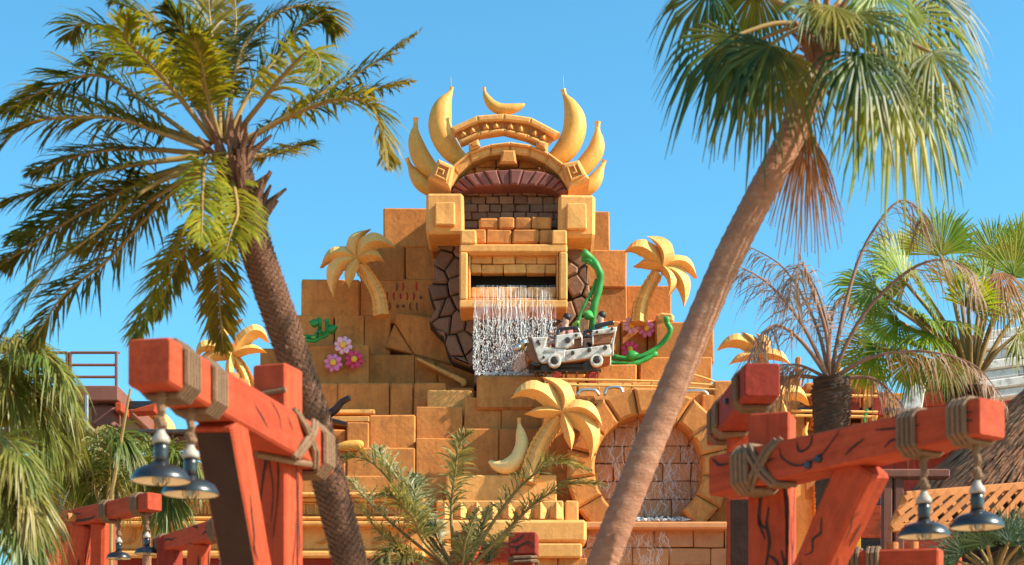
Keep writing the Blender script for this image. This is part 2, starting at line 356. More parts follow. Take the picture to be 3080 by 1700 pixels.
# carved marks on a wall stone
def crescent(par, cx, cy, Y, r, flip, mat, name='painted_mark', thin=.25):
    pts = []
    for k in range(9):
        a = math.radians(-70 + 140 * k / 8); pts.append((cx + flip * (math.cos(a) * r * .55 - r * .25), cy + math.sin(a) * r))
    for k in range(9):
        a = math.radians(70 - 140 * k / 8); pts.append((cx + flip * (math.cos(a) * r * .55 * thin - r * .25), cy + math.sin(a) * r * .96))
    MB().prism([P(x, y, Y) for x, y in pts], Y - .02, Y + .05, .006).build(name, mat, par)
MY = 51.985
for x, y, f, m_ in [(1212,862,1,'redmark'),(1253,862,-1,'redmark'),(1165,891,-1,'redmark'),(1185,891,-1,'redmark'),(1224,891,1,'redmark'),(1244,891,1,'redmark'),
                    (1193,862,1,'mark'),(1172,921,1,'mark'),(1234,922,-1,'mark'),(1254,922,-1,'mark')]: crescent(TE, x, y, MY, 13.5, f, m_)
mk = MB()
for pts in ([(1202,888),(1208,888)], [(1205,883),(1205,899)]):
    mk.tube([P(pts[0][0], pts[0][1], MY - .0), P(pts[1][0], pts[1][1], MY - .0)], .025, 5)
mk.build('painted_mark', 'redmark', TE)
for x, y in ((1266,896),(1196,922),(1214,922)):
    MB().lathe(P(x, y, MY + .03), [(.05, 0), (.05, .05), (.03, .05), (.03, .035), (.012, .035), (.012, .05), (0, .05)], 10, Vector((0, -1, 0))).build('painted_mark', 'mark', TE)
# wall and rails below the ride cart
LW = thing('ledge_wall', P(1890, 1400, 48) * 1, 'golden ledge wall topped by thin pipe rails under the white ride cart', 'wall'); LW.location.z = 0
core(LW, 1630, 2165, 1185, 47.3, 3.4)
for b in [(1632,1738,1150,1184),(1738,1900,1151,1184),(1900,2040,1150,1184),(2040,2160,1151,1184)]: block(LW, *b, 47.0, 3.6, ext=.3, mat='goldpale')
for b in [(1632,1700,1184,1300),(1700,1790,1186,1300),(2110,2200,1186,1300),(1632,1790,1300,1420),(1632,1720,1420,1580),(2120,2200,1300,1440),(2130,2200,1440,1570),(1720,1800,1420,1580)]: block(LW, *b, 46.75, 2, ext=.3)
r_ = MB(); r_.tube(cr([P(1640, 1141, 46.8), P(1800, 1143, 46.8), P(1990, 1148, 46.8), P(2160, 1160, 46.8)], 9), .035, 6)
r_.build('pipe_rail', 'palmgold', LW)
r_ = MB(); r_.tube([P(1640, 1158, 46.75), P(1960, 1162, 46.75), P(2160, 1172, 46.75)], .03, 6); r_.build('pipe_rail', 'palmgold', LW)
r_ = MB(); r_.tube(cr([P(2075, 1124, 46.8), P(2110, 1134, 46.8), P(2150, 1149, 46.8), P(2165, 1168, 46.8)], 8), .03, 6); r_.build('pipe_rail', 'palmgold', LW)
for x in (1640, 1705, 1800, 1875, 1960, 2050, 2150):
    y = 1141 + (x - 1640) * .03
    MB().tube([P(x, y - 2, 46.82), P(x, 1186, 46.82)], .028, 6).build('rail_post', 'palmgold', LW)
for x0, x1, yt in ((1740, 1798, 1173), (1822, 1872, 1165), (2060, 2126, 1176)):
    MB().tube(cr([P(x0 - 4, 1190, 46.65), P(x0 + 3, yt + 5, 46.65), P(x0 + 14, yt, 46.65), P(x1 - 14, yt, 46.65), P(x1 - 3, yt + 5, 46.65), P(x1 + 4, 1190, 46.65)], 16), .045, 8).build('grab_rail', 'steel', LW, True)

# ---------------------------------------------------------------- waterfall tower (plain stone tower, no face)
za = Z1(0, 3.385, 1150, 220); zb = Z1(0, 3.385, 1150, 600)
TW = thing('waterfall_tower', (0, 50.6, 0), 'dark rubble tower with a golden slot frame, maroon stone lintel and golden crown arches', 'tower')
region = [Vector(p) for p in [(1323,700),(1321,760),(1305,789),(1308,842),(1287,863),(1310,928),(1290,964),(1331,1007),(1343,1048),(1360,1085),(1425,1110),(1425,1160),
          (1690,1160),(1745,1120),(1790,1090),(1788,960),(1772,851),(1769,789),(1750,754),(1747,730),(1722,700)]]
BY = 50.6
MB().prism([P(p.x, p.y, BY) for p in region], BY + .16, 52.6, .02).build('tower_core', 'joint', TW)
seeds = []; rr = random.Random(5)
for gx in range(9):
    for gy in range(9):
        q = Vector((1300 + gx * 58 + (gy % 2) * 26 + rr.uniform(-20, 20), 715 + gy * 53 + rr.uniform(-18, 18)))
        seeds.append(q)
for i, q in enumerate(seeds):
    c = cell(region, seeds, i)
    cl = []
    for p in c:
        if not cl or (p - cl[-1]).length > 2: cl.append(p)
    if len(cl) < 3: continue
    ar = abs(sum(cl[k - 1].x * cl[k].y - cl[k].x * cl[k - 1].y for k in range(len(cl)))) / 2
    if ar < 110: continue
    cx = sum(p.x for p in cl) / len(cl); cy = sum(p.y for p in cl) / len(cl)
    if 1400 < cx < 1690 and 735 < cy < 900: continue
    bul = .35 * (1 - ((cx - 1540) / 260) ** 2)
    y_ = BY - bul + rr.uniform(-.06, .06)
    W = [P(p.x, p.y, BY) for p in cl]; W2 = [Vector((v.x, v.z)) for v in W]
    if sum(W2[k - 1].x * W2[k].y - W2[k].x * W2[k - 1].y for k in range(len(W2))) < 0: W2 = W2[::-1]
    W2 = inset(W2, .022)
    MB().prism([(v.x, v.y) for v in W2], y_, BY + .4, .05).build('rubble_stone', 'rock', TW)
# dark brick panel under the lintel, between the two buttresses
BK = 50.3
MB().cb(P(1392, 0, BK).x, P(1690, 0, BK).x, BK + .1, 52.5, P(0, 700, BK).z, P(0, 560, BK).z, .02).build('panel_core', 'joint', TW)
for r_i in range(6):
    y0 = 566 + r_i * 24; x = 1394 - (r_i % 2) * 17
    while x < 1682:
        w_ = R.uniform(34, 48); x1 = min(x + w_, 1684); x0 = max(x, 1394)
        if x1 - x0 > 8: block(TW, x0, x1, y0, y0 + 24, BK, .3, 'brick', .025, name='brick')
        x += w_
# maroon lintel of curved stones
def arc_pts(pa, n): return cr([Vector((x, y, 0)) for x, y in pa], n)
top = arc_pts([za(690,1200), za(800,1090), za(1000,1035), za(1300,1020), za(1600,1035), za(1790,1090), za(1895,1205)], 15)
bot = arc_pts([za(790,1225), za(900,1185), za(1100,1178), za(1300,1176), za(1500,1178), za(1700,1188), za(1800,1230)], 15)
for i in range(14):
    MB().prism([P(p.x, p.y, 49.9) for p in (top[i], top[i + 1], bot[i + 1], bot[i])], 49.9 - .35 * math.sin(math.pi * (i + .5) / 14) + R.uniform(-.03, .03), 51.5, .05).build('lintel_stone', 'maroon', TW)
# golden rounded masonry above it
dome = [Vector(za(x, y)) for x, y in [(790,1110),(860,980),(960,895),(1110,835),(1300,815),(1490,840),(1640,915),(1740,1000),(1800,1110)]]
rows = [(815, 880, (0, 1070, 1240, 1420, 3000)), (880, 962, (0, 960, 1160, 1385, 1600, 3000)), (962, 1110, (0, 945, 1155, 1410, 1635, 3000))]
for (ya, yb_, xs) in rows:
    for k in range(len(xs) - 1):
        ya_, yb2 = za(0, ya)[1], za(0, yb_)[1]; xa, xb = za(xs[k], 0)[0], za(xs[k + 1], 0)[0]
        pl = dome
        for (nx, ny, d) in ((0, -1, -ya_), (0, 1, yb2), (-1, 0, -xa), (1, 0, xb)):
            o = []
            for q in range(len(pl)):
                a, b = pl[q - 1], pl[q]; da = a.x * nx + a.y * ny - d; db = b.x * nx + b.y * ny - d
                if (da <= 0) != (db <= 0): o.append(a + (b - a) * (da / (da - db)))
                if db <= 0: o.append(b)
            pl = o
        cl = []
        for p in pl:
            if not cl or (p - cl[-1]).length > .8: cl.append(p)
        if len(cl) < 3: continue
        W2 = [Vector((P(p.x, p.y, 50.2).x, P(p.x, p.y, 50.2).z)) for p in cl]
        if sum(W2[k_ - 1].x * W2[k_].y - W2[k_].x * W2[k_ - 1].y for k_ in range(len(W2))) < 0: W2 = W2[::-1]
        W2 = inset(W2, .012)
        MB().prism([(v.x, v.y) for v in W2], 50.15 + R.uniform(-.04, .04) + .25 * abs(k - 1.5) * .3, 52.4, .035).build('stone_block', 'gold', TW)
MB().prism([P(*za(*p), 49.75) for p in [(1225,805),(1350,805),(1368,942),(1192,942)]], 49.55, 50.6, .06).build('keystone', 'orange', TW)
# side buttress blocks with a plain raised panel
for x0, x1, y0, y1 in ((1281, 1396, 580, 704), (1678, 1792, 584, 716)):
    block(TW, x0, x1, y0, y1, 49.3, 1.7, 'goldpale', .09, name='buttress_block')
    block(TW, x0 + 26, x1 - 26, y0 + 26, y1 - 26, 49.12, .5, 'goldpale', .06, name='raised_panel')
    block(TW, x0 + 8, x1 - 8, y1, y1 + 14, 49.75, 2, 'gold', .05, name='buttress_corbel')
# two plain stepped golden courses over the slot frame
for x0, x1 in ((1440, 1500), (1500, 1548), (1548, 1598), (1598, 1660)): block(TW, x0, x1, 652, 690, 49.6, 1.5, 'gold', .06)
for x0, x1 in ((1400, 1462), (1462, 1540), (1540, 1622), (1622, 1692)): block(TW, x0, x1, 689, 733, 49.35, 1.8, 'gold', .05)
for x0, x1 in ((1384, 1434), (1660, 1706)): block(TW, x0, x1, 690, 736, 49.02, 1.5, 'goldpale', .05, name='corner_block')
# slot frame
FY = 49.0
def fr(x0, x1, y0, y1, Y, d, name='frame_bar', mat='goldpale', ch=.05): block(TW, x0, x1, y0, y1, Y, d, mat, ch, name=name, jit=0, gap=.002)
fr(1382, 1707, 733, 758, FY, 2.0); fr(1382, 1407, 758, 903, FY, 2.0); fr(1682, 1707, 758, 903, FY, 2.0); fr(1382, 1707, 903, 926, FY, 2.0)
fr(1407, 1682, 758, 766, FY + .14, 1.6, 'frame_moulding'); fr(1407, 1415, 766, 896, FY + .14, 1.6, 'frame_moulding'); fr(1674, 1682, 766, 896, FY + .14, 1.6, 'frame_moulding'); fr(1407, 1682, 896, 903, FY + .14, 1.6, 'frame_moulding')
x = 1415
for k, xs in enumerate(((1415, 1482, 1549, 1616, 1674), (1415, 1448, 1515, 1582, 1640, 1674))):
    for a, b in zip(xs[:-1], xs[1:]): block(TW, a, b, 766 + k * 28, 794 + k * 28, FY + .36, .35, 'goldpale', .025, name='panel_stone')
for a, b in zip((1415, 1500, 1585), (1500, 1585, 1674)): block(TW, a, b, 861, 896, FY + .30, .6, 'goldpale', .03, name='sill_stone')
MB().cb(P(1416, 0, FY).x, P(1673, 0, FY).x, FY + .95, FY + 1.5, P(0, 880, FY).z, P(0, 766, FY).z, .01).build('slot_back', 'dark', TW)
MB().cb(P(1416, 0, FY).x, P(1673, 0, FY).x, FY + .42, FY + .5, P(0, 858, FY).z, P(0, 852, FY).z, .01).build('slot_lip', 'iron', TW)
# crown: lower head band
CYB = 49.7
bo = arc_pts([za(600,1110), za(720,960), za(880,820), za(1100,745), za(1300,722), za(1500,750), za(1690,830), za(1850,950), za(1990,1120)], 9)
bi = arc_pts([za(690,1165), za(770,1030), za(910,905), za(1100,832), za(1300,815), za(1500,840), za(1660,915), za(1790,1020), za(1895,1172)], 9)
for i in range(8):
    MB().prism([P(p.x, p.y, CYB) for p in (bo[i], bo[i + 1], bi[i + 1], bi[i])], CYB + R.uniform(-.02, .02), 50.3, .05).build('band_stone', 'goldpale', TW)
    o2 = [bo[i] + (bo[i] - bi[i]).normalized() * 3, bo[i + 1] + (bo[i + 1] - bi[i + 1]).normalized() * 3]
    MB().prism([P(p.x, p.y, CYB) for p in (o2[0], o2[1], bo[i + 1] * .8 + bi[i + 1] * .2, bo[i] * .8 + bi[i] * .2)], CYB - .12, CYB + .5, .04).build('band_moulding', 'goldpale', TW)
for q in ([(878,742),(975,692),(1000,768),(905,805)], [(1580,702),(1688,735),(1662,805),(1562,768)]):
    W = [za(*p) for p in q]; cx = sum(p[0] for p in W) / 4; cy = sum(p[1] for p in W) / 4
    o_ = MB().prism([P(*p, CYB) for p in W], CYB - .2, 50.2, .05).build('square_boss', 'goldpale', TW)
    MB().prism([P(cx + (p[0] - cx) * .6, cy + (p[1] - cy) * .6, CYB) for p in W], CYB - .23, CYB, .02).build('boss_panel', 'gold', o_)
def spiral(par, corners, Y, mat='goldpale', d=.10, name='key_motif', turns=None):
    A, B, C, D = [Vector(c) for c in corners]      # bilinear frame: A(0,0) B(1,0) C(1,1) D(0,1)
    mpt = lambda u, v: (A * (1 - u) + B * u) * (1 - v) + (D * (1 - u) + C * u) * v
    mb = MB()
    for (u0, u1, v0, v1) in turns or [(.2,.8,.18,.26),(.72,.8,.26,.82),(.2,.72,.74,.82),(.2,.28,.4,.74),(.28,.58,.4,.48),(.5,.58,.48,.62)]:
        mb.prism([P(*mpt(u, v), Y) for u, v in ((u0, v0), (u1, v0), (u1, v1), (u0, v1))], Y - d, Y + .06, .02)
    return mb.build(name, mat, par)
for q in ([(570,868),(735,945),(690,1168),(462,1066)], [(2002,878),(2112,1072),(1898,1178),(1825,915)]):
    W = [za(*p) for p in q]
    o_ = MB().prism([P(*p, 49.5) for p in W], 49.5, 51.0, .07).build('key_block', 'goldpale', TW)
    spiral(o_, W, 49.5)
# crown: upper arch with studs
O_ = [(690,565),(965,440),(1240,420),(1515,460),(1810,615)]; M_ = [(740,615),(982,505),(1240,490),(1505,525),(1750,655)]
L_ = [(785,685),(995,597),(1238,572),(1480,632),(1690,722)]; B_ = [(800,722),(1000,640),(1235,605),(1460,665),(1660,752)]
for i in range(4):
    MB().prism([P(*za(*p), 49.9) for p in (O_[i], O_[i + 1], M_[i + 1], M_[i])], 49.8, 50.25, .05).build('arch_stone', 'goldpale', TW)
    MB().prism([P(*za(*p), 50) for p in (M_[i], M_[i + 1], L_[i + 1], L_[i])], 50.0, 50.2, .01).build('arch_panel', 'gold', TW)
    MB().prism([P(*za(*p), 49.9) for p in (L_[i], L_[i + 1], B_[i + 1], B_[i])], 49.82, 50.2, .04).build('arch_sill', 'goldpale', TW)
    for u in (.28, .68):
        m_ = Vector(M_[i]).lerp(Vector(M_[i + 1]), u); l0 = Vector(L_[i]).lerp(Vector(L_[i + 1]), u - .15); l1 = Vector(L_[i]).lerp(Vector(L_[i + 1]), u + .15)
        a = P(*za(*m_), 50.0); b = P(*za(*l0), 50.0); c = P(*za(*l1), 50.0); q0 = a.lerp(b, .45) + (b - c) * .28; q1 = a.lerp(c, .45) + (c - b) * .28
        tip = (a + b + c) / 3 + Vector((0, -.28, -.05))
        MB().add([a, q0, b, c, q1, tip], [(0, 1, 5), (1, 2, 5), (2, 3, 5), (3, 4, 5), (4, 0, 5)]).build('arch_stud', 'goldpale', TW)
for x, y0, y1 in ((705, 40, 150), (1850, 30, 165)): MB().tube([P(*za(x - 10, y0), 50), P(*za(x - 4, y1), 50)], .012, 5).build('lightning_rod', 'steel', TW)

# banana sculptures of the crown
def banana(pts, z, Y, label, group=None, mat='banana', sc=1.0, dep=None):
    src = [z(p[0], p[1]) for p in pts]; n = 26
    pa = cr([P(x, y, Y) for x, y in src], n); k = (P(z(10, 0)[0], 0, Y) - P(z(0, 0)[0], 0, Y)).x / 10
    rad = [v.x for v in cr([Vector((p[2] * k * sc, 0, 0)) for p in pts], n)]
    base = min(pa, key=lambda v: v.z)
    t_ = thing('banana_sculpture', base, label, 'sculpture', group)
    prof = [(1, 0), (.80, .62), (.22, 1.0), (-.45, .9), (-.95, .45), (-.95, -.45), (-.45, -.9), (.22, -1.0), (.80, -.62)]
    ks = 3
    body = MB().sweep(pa[ks:], lambda i, t: [(a * rad[i + ks], b * rad[i + ks]) for a, b in prof], side=Vector((.35, -1, 0)))
    body.build('body', mat, t_, True)
    stem = MB().sweep(pa[:ks + 1], lambda i, t: [(math.cos(q * 1.0472) * rad[i] * (1.25 if i == 0 else 1.02), math.sin(q * 1.0472) * rad[i] * (1.25 if i == 0 else 1.02)) for q in range(6)], side=Vector((.35, -1, 0)))
    stem.build('stem', 'palmgold', t_)
    return t_
gB = 'banana sculptures of the crown'
sidew = lambda pts: 'scaly palm' if pts[0][0] < 1200 else 'smooth leaning palm'
for pts in ([(705,145,22),(690,205,26),(640,290,70),(598,400,108),(585,540,120),(635,690,118),(725,820,100),(830,905,75)],
            [(1840,168,24),(1862,235,28),(1915,330,72),(1955,450,108),(1952,590,118),(1890,740,118),(1795,850,100),(1700,915,75)]):
    banana(pts, za, 50.6, 'tallest crown banana rising from the stud arch on the %s side' % sidew(pts), gB)
for pts in ([(340,460,27),(338,545,27),(330,630,58),(345,730,84),(390,850,98),(470,960,92),(570,1040,70)],
            [(2192,498,27),(2190,585,28),(2192,670,62),(2172,780,86),(2100,890,92),(2010,985,85),(1900,1060,60)]):
    banana(pts, za, 50.9, 'middle sized crown banana behind the key block on the %s side' % sidew(pts), gB)
for pts in ([(250,870,22),(280,940,26),(325,1020,60),(395,1110,82),(500,1185,75),(640,1240,50)],
            [(2262,890,22),(2235,955,27),(2190,1050,62),(2120,1140,80),(2010,1205,72),(1880,1240,50)]):
    banana(pts, za, 51.1, 'lowest crown banana above the buttress block on the %s side' % sidew(pts), gB)
banana([(1035,150,17),(1042,195,18),(1065,255,38),(1125,330,54),(1215,368,56),(1325,362,50),(1405,338,30),(1448,316,10)], za, 50.1, 'small golden banana lying on top of the crown arch')
# ---------------------------------------------------------------- fountain arch
FA = thing('fountain_arch', (P(1953, 0, 46.5).x, 46.5, 0), 'round golden stone arch with wet wall and basin, behind the leaning smooth palm', 'fountain')
fx, fy, ri, ro = 1953, 1404, 163, 246
for k in range(13):
    a0 = math.radians(-52 + k * 284 / 13); a1 = math.radians(-52 + (k + 1) * 284 / 13); pts = []
    for j in range(4): a = a0 + (a1 - a0) * j / 3; pts.append((fx + ri * math.cos(a), fy - ri * math.sin(a)))
    rj = ro + R.uniform(-8, 8)
    for j in range(2): a = a1 + (a0 - a1) * j; pts.append((fx + rj * math.cos(a), fy - rj * math.sin(a)))
    W2 = [Vector((P(x, y, 46).x, P(x, y, 46).z)) for x, y in pts]
    if sum(W2[q - 1].x * W2[q].y - W2[q].x * W2[q - 1].y for q in range(len(W2))) < 0: W2 = W2[::-1]
    MB().prism([(v.x, v.y) for v in inset(W2, .012)], 46.1 + R.uniform(-.05, .05), 47.4, .07).build('arch_stone', 'gold', FA)
yy = 1228; k = 0
while yy < 1575:
    h = R.uniform(46, 58); x = 1770 + R.uniform(-20, 20)
    while x < 2130:
        w_ = R.uniform(60, 95); block(FA, x, min(x + w_, 2150), yy, yy + h, 46.95, .8, 'goldwet', .02, name='wet_stone'); x += w_
    yy += h
block(FA, 1640, 2190, 1568, 1592, 45.6, 2.2, 'goldwet', .05, name='basin_rim', jit=0)
yy = 1592
for r_i in range(3):
    x = 1640 - r_i * 37
    while x < 2185:
        w_ = R.uniform(90, 140); block(FA, x, min(x + w_, 2186), yy, yy + 55, 46.0, 1.4, 'goldwet', .03, name='wet_stone'); x += w_
    yy += 55
core(FA, 1640, 2185, 1600, 46.3, 2.5, 'goldwet', 'fountain_core')
# ---------------------------------------------------------------- terrace benches
TR = thing('stone_terrace', (P(1520, 0, 46.5).x, 46.3, 0), 'low golden stone terrace with rounded benches and a row of pointed studs', 'terrace')
block(TR, 1340, 1676, 1427, 1504, 45.9, 2.4, 'goldpale', .07, name='bench_block', ext=.2)
block(TR, 1312, 1696, 1503, 1564, 45.55, 2.2, 'goldpale', .05, name='stud_course', ext=.2)
block(TR, 1698, 1742, 1503, 1564, 45.7, 2.2, 'goldpale', .05, name='end_block', ext=.2)
for k in range(8):
    x = 1338 + k * 48; a, b, c = P(x - 22, 1560, 45.53), P(x + 22, 1560, 45.53), P(x, 1507, 45.53)
    q0, q1 = P(x - 18, 1532, 45.53), P(x + 18, 1532, 45.53); f1, f2 = P(x, 1560, 45.16), P(x, 1530, 45.3)
    MB().add([a, q0, c, q1, b, f1, f2], [(0, 5, 6, 1), (1, 6, 2), (5, 4, 3, 6), (6, 3, 2), (0, 4, 5)]).build('pointed_stud', 'goldpale', TR)
block(TR, 1150, 1766, 1562, 1633, 44.9, 2.6, 'goldpale', .12, name='bench_block', jit=0)
block(TR, 1150, 1752, 1633, 1678, 44.75, 2.6, 'goldpale', .05, name='bench_block', jit=0)
for k in range(7): block(TR, 1150 + k * 88, 1238 + k * 88, 1678, 1740, 44.95, 2.6, 'gold', .03)
core(TR, 1160, 1745, 1720, 45.1, 3, name='terrace_core')
# ---------------------------------------------------------------- frieze wall
FR = thing('frieze_wall', (P(790, 0, 44.6).x, 44.6, 0), 'long golden wall with square key frieze over banana reliefs on a red base', 'wall')
fb = lambda y0, y1, Y, mat='goldpale', name='moulding', ch=.06: block(FR, 300, 1278, y0, y1, Y, 1.6, mat, ch, name=name, jit=0)
fb(1479, 1494, 44.25, name='cornice'); fb(1493, 1508, 44.4, name='cornice'); fb(1506, 1554, 44.7, name='key_course'); fb(1552, 1566, 44.35); fb(1566, 1581, 44.2, name='cornice')
fb(1580, 1656, 44.65, name='relief_course'); fb(1655, 1678, 44.3, name='base_moulding')
MB().cb(P(300, 0, 44.5).x, P(1278, 0, 44.5).x, 44.5, 46, 0, P(0, 1679, 44.5).z, .03).build('base_wall', 'redshade', FR)
MB().cb(P(300, 0, 44.9).x, P(1278, 0, 44.9).x, 45.0, 46.2, 0, P(0, 1486, 44.9).z, .03).build('wall_core', 'gold', FR)
key = [(0,1,.0,.13),(.0,.13,.13,1),(.13,.72,.87,1),(.6,.73,.35,.87),(.32,.6,.35,.48),(.87,1,.13,.95)]
for k in range(9):
    c = 414 + k * 99
    for sgn in (1, -1):
        x0, x1 = c + sgn * 42, c + sgn * 3
        spiral(FR, [(x0, 1512), (x1, 1512), (x1, 1548), (x0, 1548)], 44.66, 'goldpale', .05, 'key_motif', key)
for k in range(11):
    c = 388 + k * 83; n = 12
    pa = cr([P(c + 12, 1590, 44.6), P(c + 17, 1610, 44.6), P(c + 8, 1630, 44.6), P(c - 20, 1633, 44.6)], n)
    MB().sweep(pa, lambda i, t: [(math.cos(q * 1.0472) * S(1.5 + 5.5 * math.sin(math.pi * min(t * 1.15, 1)) ** .7, 44.6), math.sin(q * 1.0472) * S(1.2 + 3 * math.sin(math.pi * t), 44.6)) for q in range(6)], side=Vector((0, -1, 0))).build('banana_relief', 'orange', FR, True)
# ---------------------------------------------------------------- golden palm sculptures
def gold_palm(center, Y, trunk, fronds, label, tw=(.19, .25), ridge=.22, group='golden palm sculptures'):
    pts = cr([P(x, y, Y) for x, y in trunk], 22); base = pts[0]
    t_ = thing('palm_sculpture', base, label, 'sculpture', group)
    n = 11
    for k in range(n):                                # trunk drums
        i0, i1 = 2 * k, min(2 * k + 2, 21)
        if i0 >= i1: break
        q = pts[i0:i1 + 1]
        def prof(i, t, k=k):
            u = (k + t) / n; r = tw[1] + (tw[0] - tw[1]) * u - .03 * t
            return [(-.18, r * .72), (-.26, r), (.3, r), (.3, -r), (-.26, -r), (-.18, -r * .72), (-.34, 0)]
        MB().sweep(q, lambda i, t: [(a, b) for a, b in prof(i, t)], side=Vector((0, 1, 0))).build('trunk_drum', 'palmgold', t_)
    for f in fronds:
        (mx_, my_), (tx, ty), wd = f[0], f[1], f[2]; dz = R.uniform(-.25, .1)
        c0 = P(*center, Y - .15); c1 = P(mx_, my_, Y - .3 + dz); c2 = P(tx, ty, Y - .1 + dz); nn = 14; pa = []
        ctl = (c1 - (c0 + c2) * .25) * 2
        for i in range(nn): t = i / (nn - 1); pa.append(c0 * (1 - t) ** 2 + ctl * 2 * t * (1 - t) + c2 * t * t)
        wm = S(wd, Y) * .5
        def pr(i, t):
            w_ = wm * (.42 + .58 * math.sin(math.pi * min(1, t * 1.25 + .12)) ** .8 if t < .5 else (1 - ((t - .5) / .5) ** 1.7) * .995 + .005)
            return [(-.10 - .16 * w_ / wm, 0), (.02, w_), (.16, w_ * .85), (.16, -w_ * .85), (.02, -w_)]
        MB().sweep(pa, pr, side=Vector((0, 1, 0))).build('frond', 'palmgold', t_)
    return t_
zc = Z1(0, 2.452, 850, 620); zd = Z1(0, 2.734, 1500, 680); z7 = Z1(0, 2.371, 1500, 1100); z5 = Z1(0, 1.9214, 2100, 560)
def gp(z, c, Y, tr, fr_, lab, **k): gold_palm(z(*c), Y, [z(*p) for p in tr], [(z(*a), z(*b), w_) for a, b, w_ in fr_], lab, **k)
gp(zc, (555, 405), 51.0, [(732, 815), (712, 680), (655, 565), (575, 455)],
   [((520, 270), (648, 175), 38), ((655, 262), (830, 312), 52), ((660, 365), (742, 412), 36), ((400, 350), (282, 458), 44), ((395, 455), (375, 672), 50), ((500, 490), (492, 606), 34)],
   'golden palm sculpture beside the stone with red painted crescents')
gp(zd, (1345, 350), 51.0, [(1155, 800), (1165, 670), (1215, 540), (1300, 400)],
   [((1370, 190), (1228, 85), 46), ((1195, 185), (1035, 218), 52), ((1230, 310), (1118, 342), 34), ((1425, 440), (1397, 578), 32), ((1500, 440), (1522, 664), 50), ((1510, 300), (1622, 432), 44)],
   'golden palm sculpture above the two pale pink flowers')
gp(z7, (450, 340), 45.95, [(205, 830), (270, 620), (335, 500), (425, 380)],
   [((470, 190), (305, 82), 52), ((270, 175), (92, 235), 58), ((310, 330), (195, 350), 36), ((500, 480), (515, 600), 34), ((640, 440), (655, 672), 62), ((610, 300), (735, 425), 46)],
   'golden palm sculpture leaning over the fountain arch beside a pale banana', tw=(.21, .27))
gold_palm((700, 1072), 47.5, [(752, 1180), (742, 1140), (725, 1105), (704, 1080)],
   [((668, 1005), (730, 962), 36), ((760, 1000), (806, 1030), 48), ((750, 1050), (800, 1062), 30), ((622, 1040), (592, 1080), 36), ((630, 1075), (612, 1140), 40), ((690, 1110), (700, 1150), 26)],
   'golden palm sculpture mostly hidden by the scaly palm trunk', tw=(.15, .2))
gp(z5, (355, 985), 49, [(365, 1470), (372, 1200), (368, 1060), (358, 1000)],
   [((330, 905), (252, 848), 26), ((235, 895), (108, 950), 46), ((265, 985), (180, 1032), 28), ((385, 905), (340, 860), 34), ((450, 975), (525, 1030), 34)], 'golden palm sculpture on the distant wall behind the dry palm', tw=(.15, .2))
gp(z5, (470, 1230), 45.9, [(455, 1500), (462, 1400), (466, 1320), (468, 1250)],
   [((560, 1195), (635, 1268), 46), ((400, 1200), (330, 1270), 40), ((500, 1330), (520, 1380), 26), ((480, 1180), (440, 1150), 30)], 'golden palm sculpture with broad fronds behind the red post with crossed ropes', tw=(.17, .22))
gold_palm((462, 1245), 46, [(470, 1560), (468, 1450), (462, 1340), (460, 1255)], [((440, 1240), (432, 1310), 34), ((490, 1215), (520, 1225), 30), ((500, 1270), (530, 1330), 30)], 'small golden palm sculpture behind the clump of feathery palms', tw=(.15, .2))
z6 = Z1(0, 2.451, 900, 1120)
banana([(1620,338,13),(1622,385,14),(1632,450,36),(1642,540,52),(1608,640,62),(1530,695,60),(1455,690,38),(1400,655,12)], z6, 46.0, 'golden banana sculpture in pale sunlit paint standing before the lower temple wall', mat='bananasunlit')
banana([(250,590,15),(285,560,26),(340,545,36),(400,540,40),(450,540,38),(470,545,22)], z6, 47.5, 'stubby golden banana lying on the ledge beside the scaly trunk')
# ---------------------------------------------------------------- dark log on the ledge
t_ = thing('charred_log', P(975, 1260, 48.9), 'black charred forked branch lying on the golden ledge', 'branch')
MB().tube([P(960, 1262, 48.9), P(985, 1250, 48.8), P(1010, 1232, 48.7), P(1030, 1208, 48.6), P(1052, 1196, 48.5)], [.12, .13, .12, .10, .09], 8).build('trunk', 'black', t_)
MB().tube([P(968, 1254, 48.9), P(992, 1266, 48.8), P(1015, 1270, 48.7), P(1044, 1277, 48.6)], [.08, .085, .08, .06], 8).build('limb', 'black', t_)
# ---------------------------------------------------------------- flowers
pet = MB().ball((0, -.02, .6), .31, .13, .42, 10, 6)
pme = None
def flower(px, py, Y, r, mat, label):
    global pme
    c = P(px, py, Y); s_ = S(r, Y)
    t_ = thing('flower_sculpture', c, label, 'flower', 'flower sculptures on the temple wall')
    me = bpy.data.meshes.new('petal'); me.from_pydata([v * s_ for v in pet.v], [], pet.f); me.materials.append(M[mat]); me.polygons.foreach_set('use_smooth', [True] * len(me.polygons))
    for k in range(8):
        o = bpy.data.objects.new('petal', me); COL.objects.link(o); o.parent = t_; o.rotation_euler = (0.12, 2 * math.pi * (k + .3) / 8, 0); o.location = (0, -.04 * (k % 2), 0)
    MB().ball(c + Vector((0, -.10 * s_ / .27, 0)), s_ * .34, s_ * .22, s_ * .34, 12, 8).build('flower_centre', 'yellow', t_, True)
    MB().lathe(c + Vector((0, .45, 0)), [(s_ * .3, 0), (s_ * .3, .45)], 8, Vector((0, -1, 0))).build('flower_mount', mat, t_)
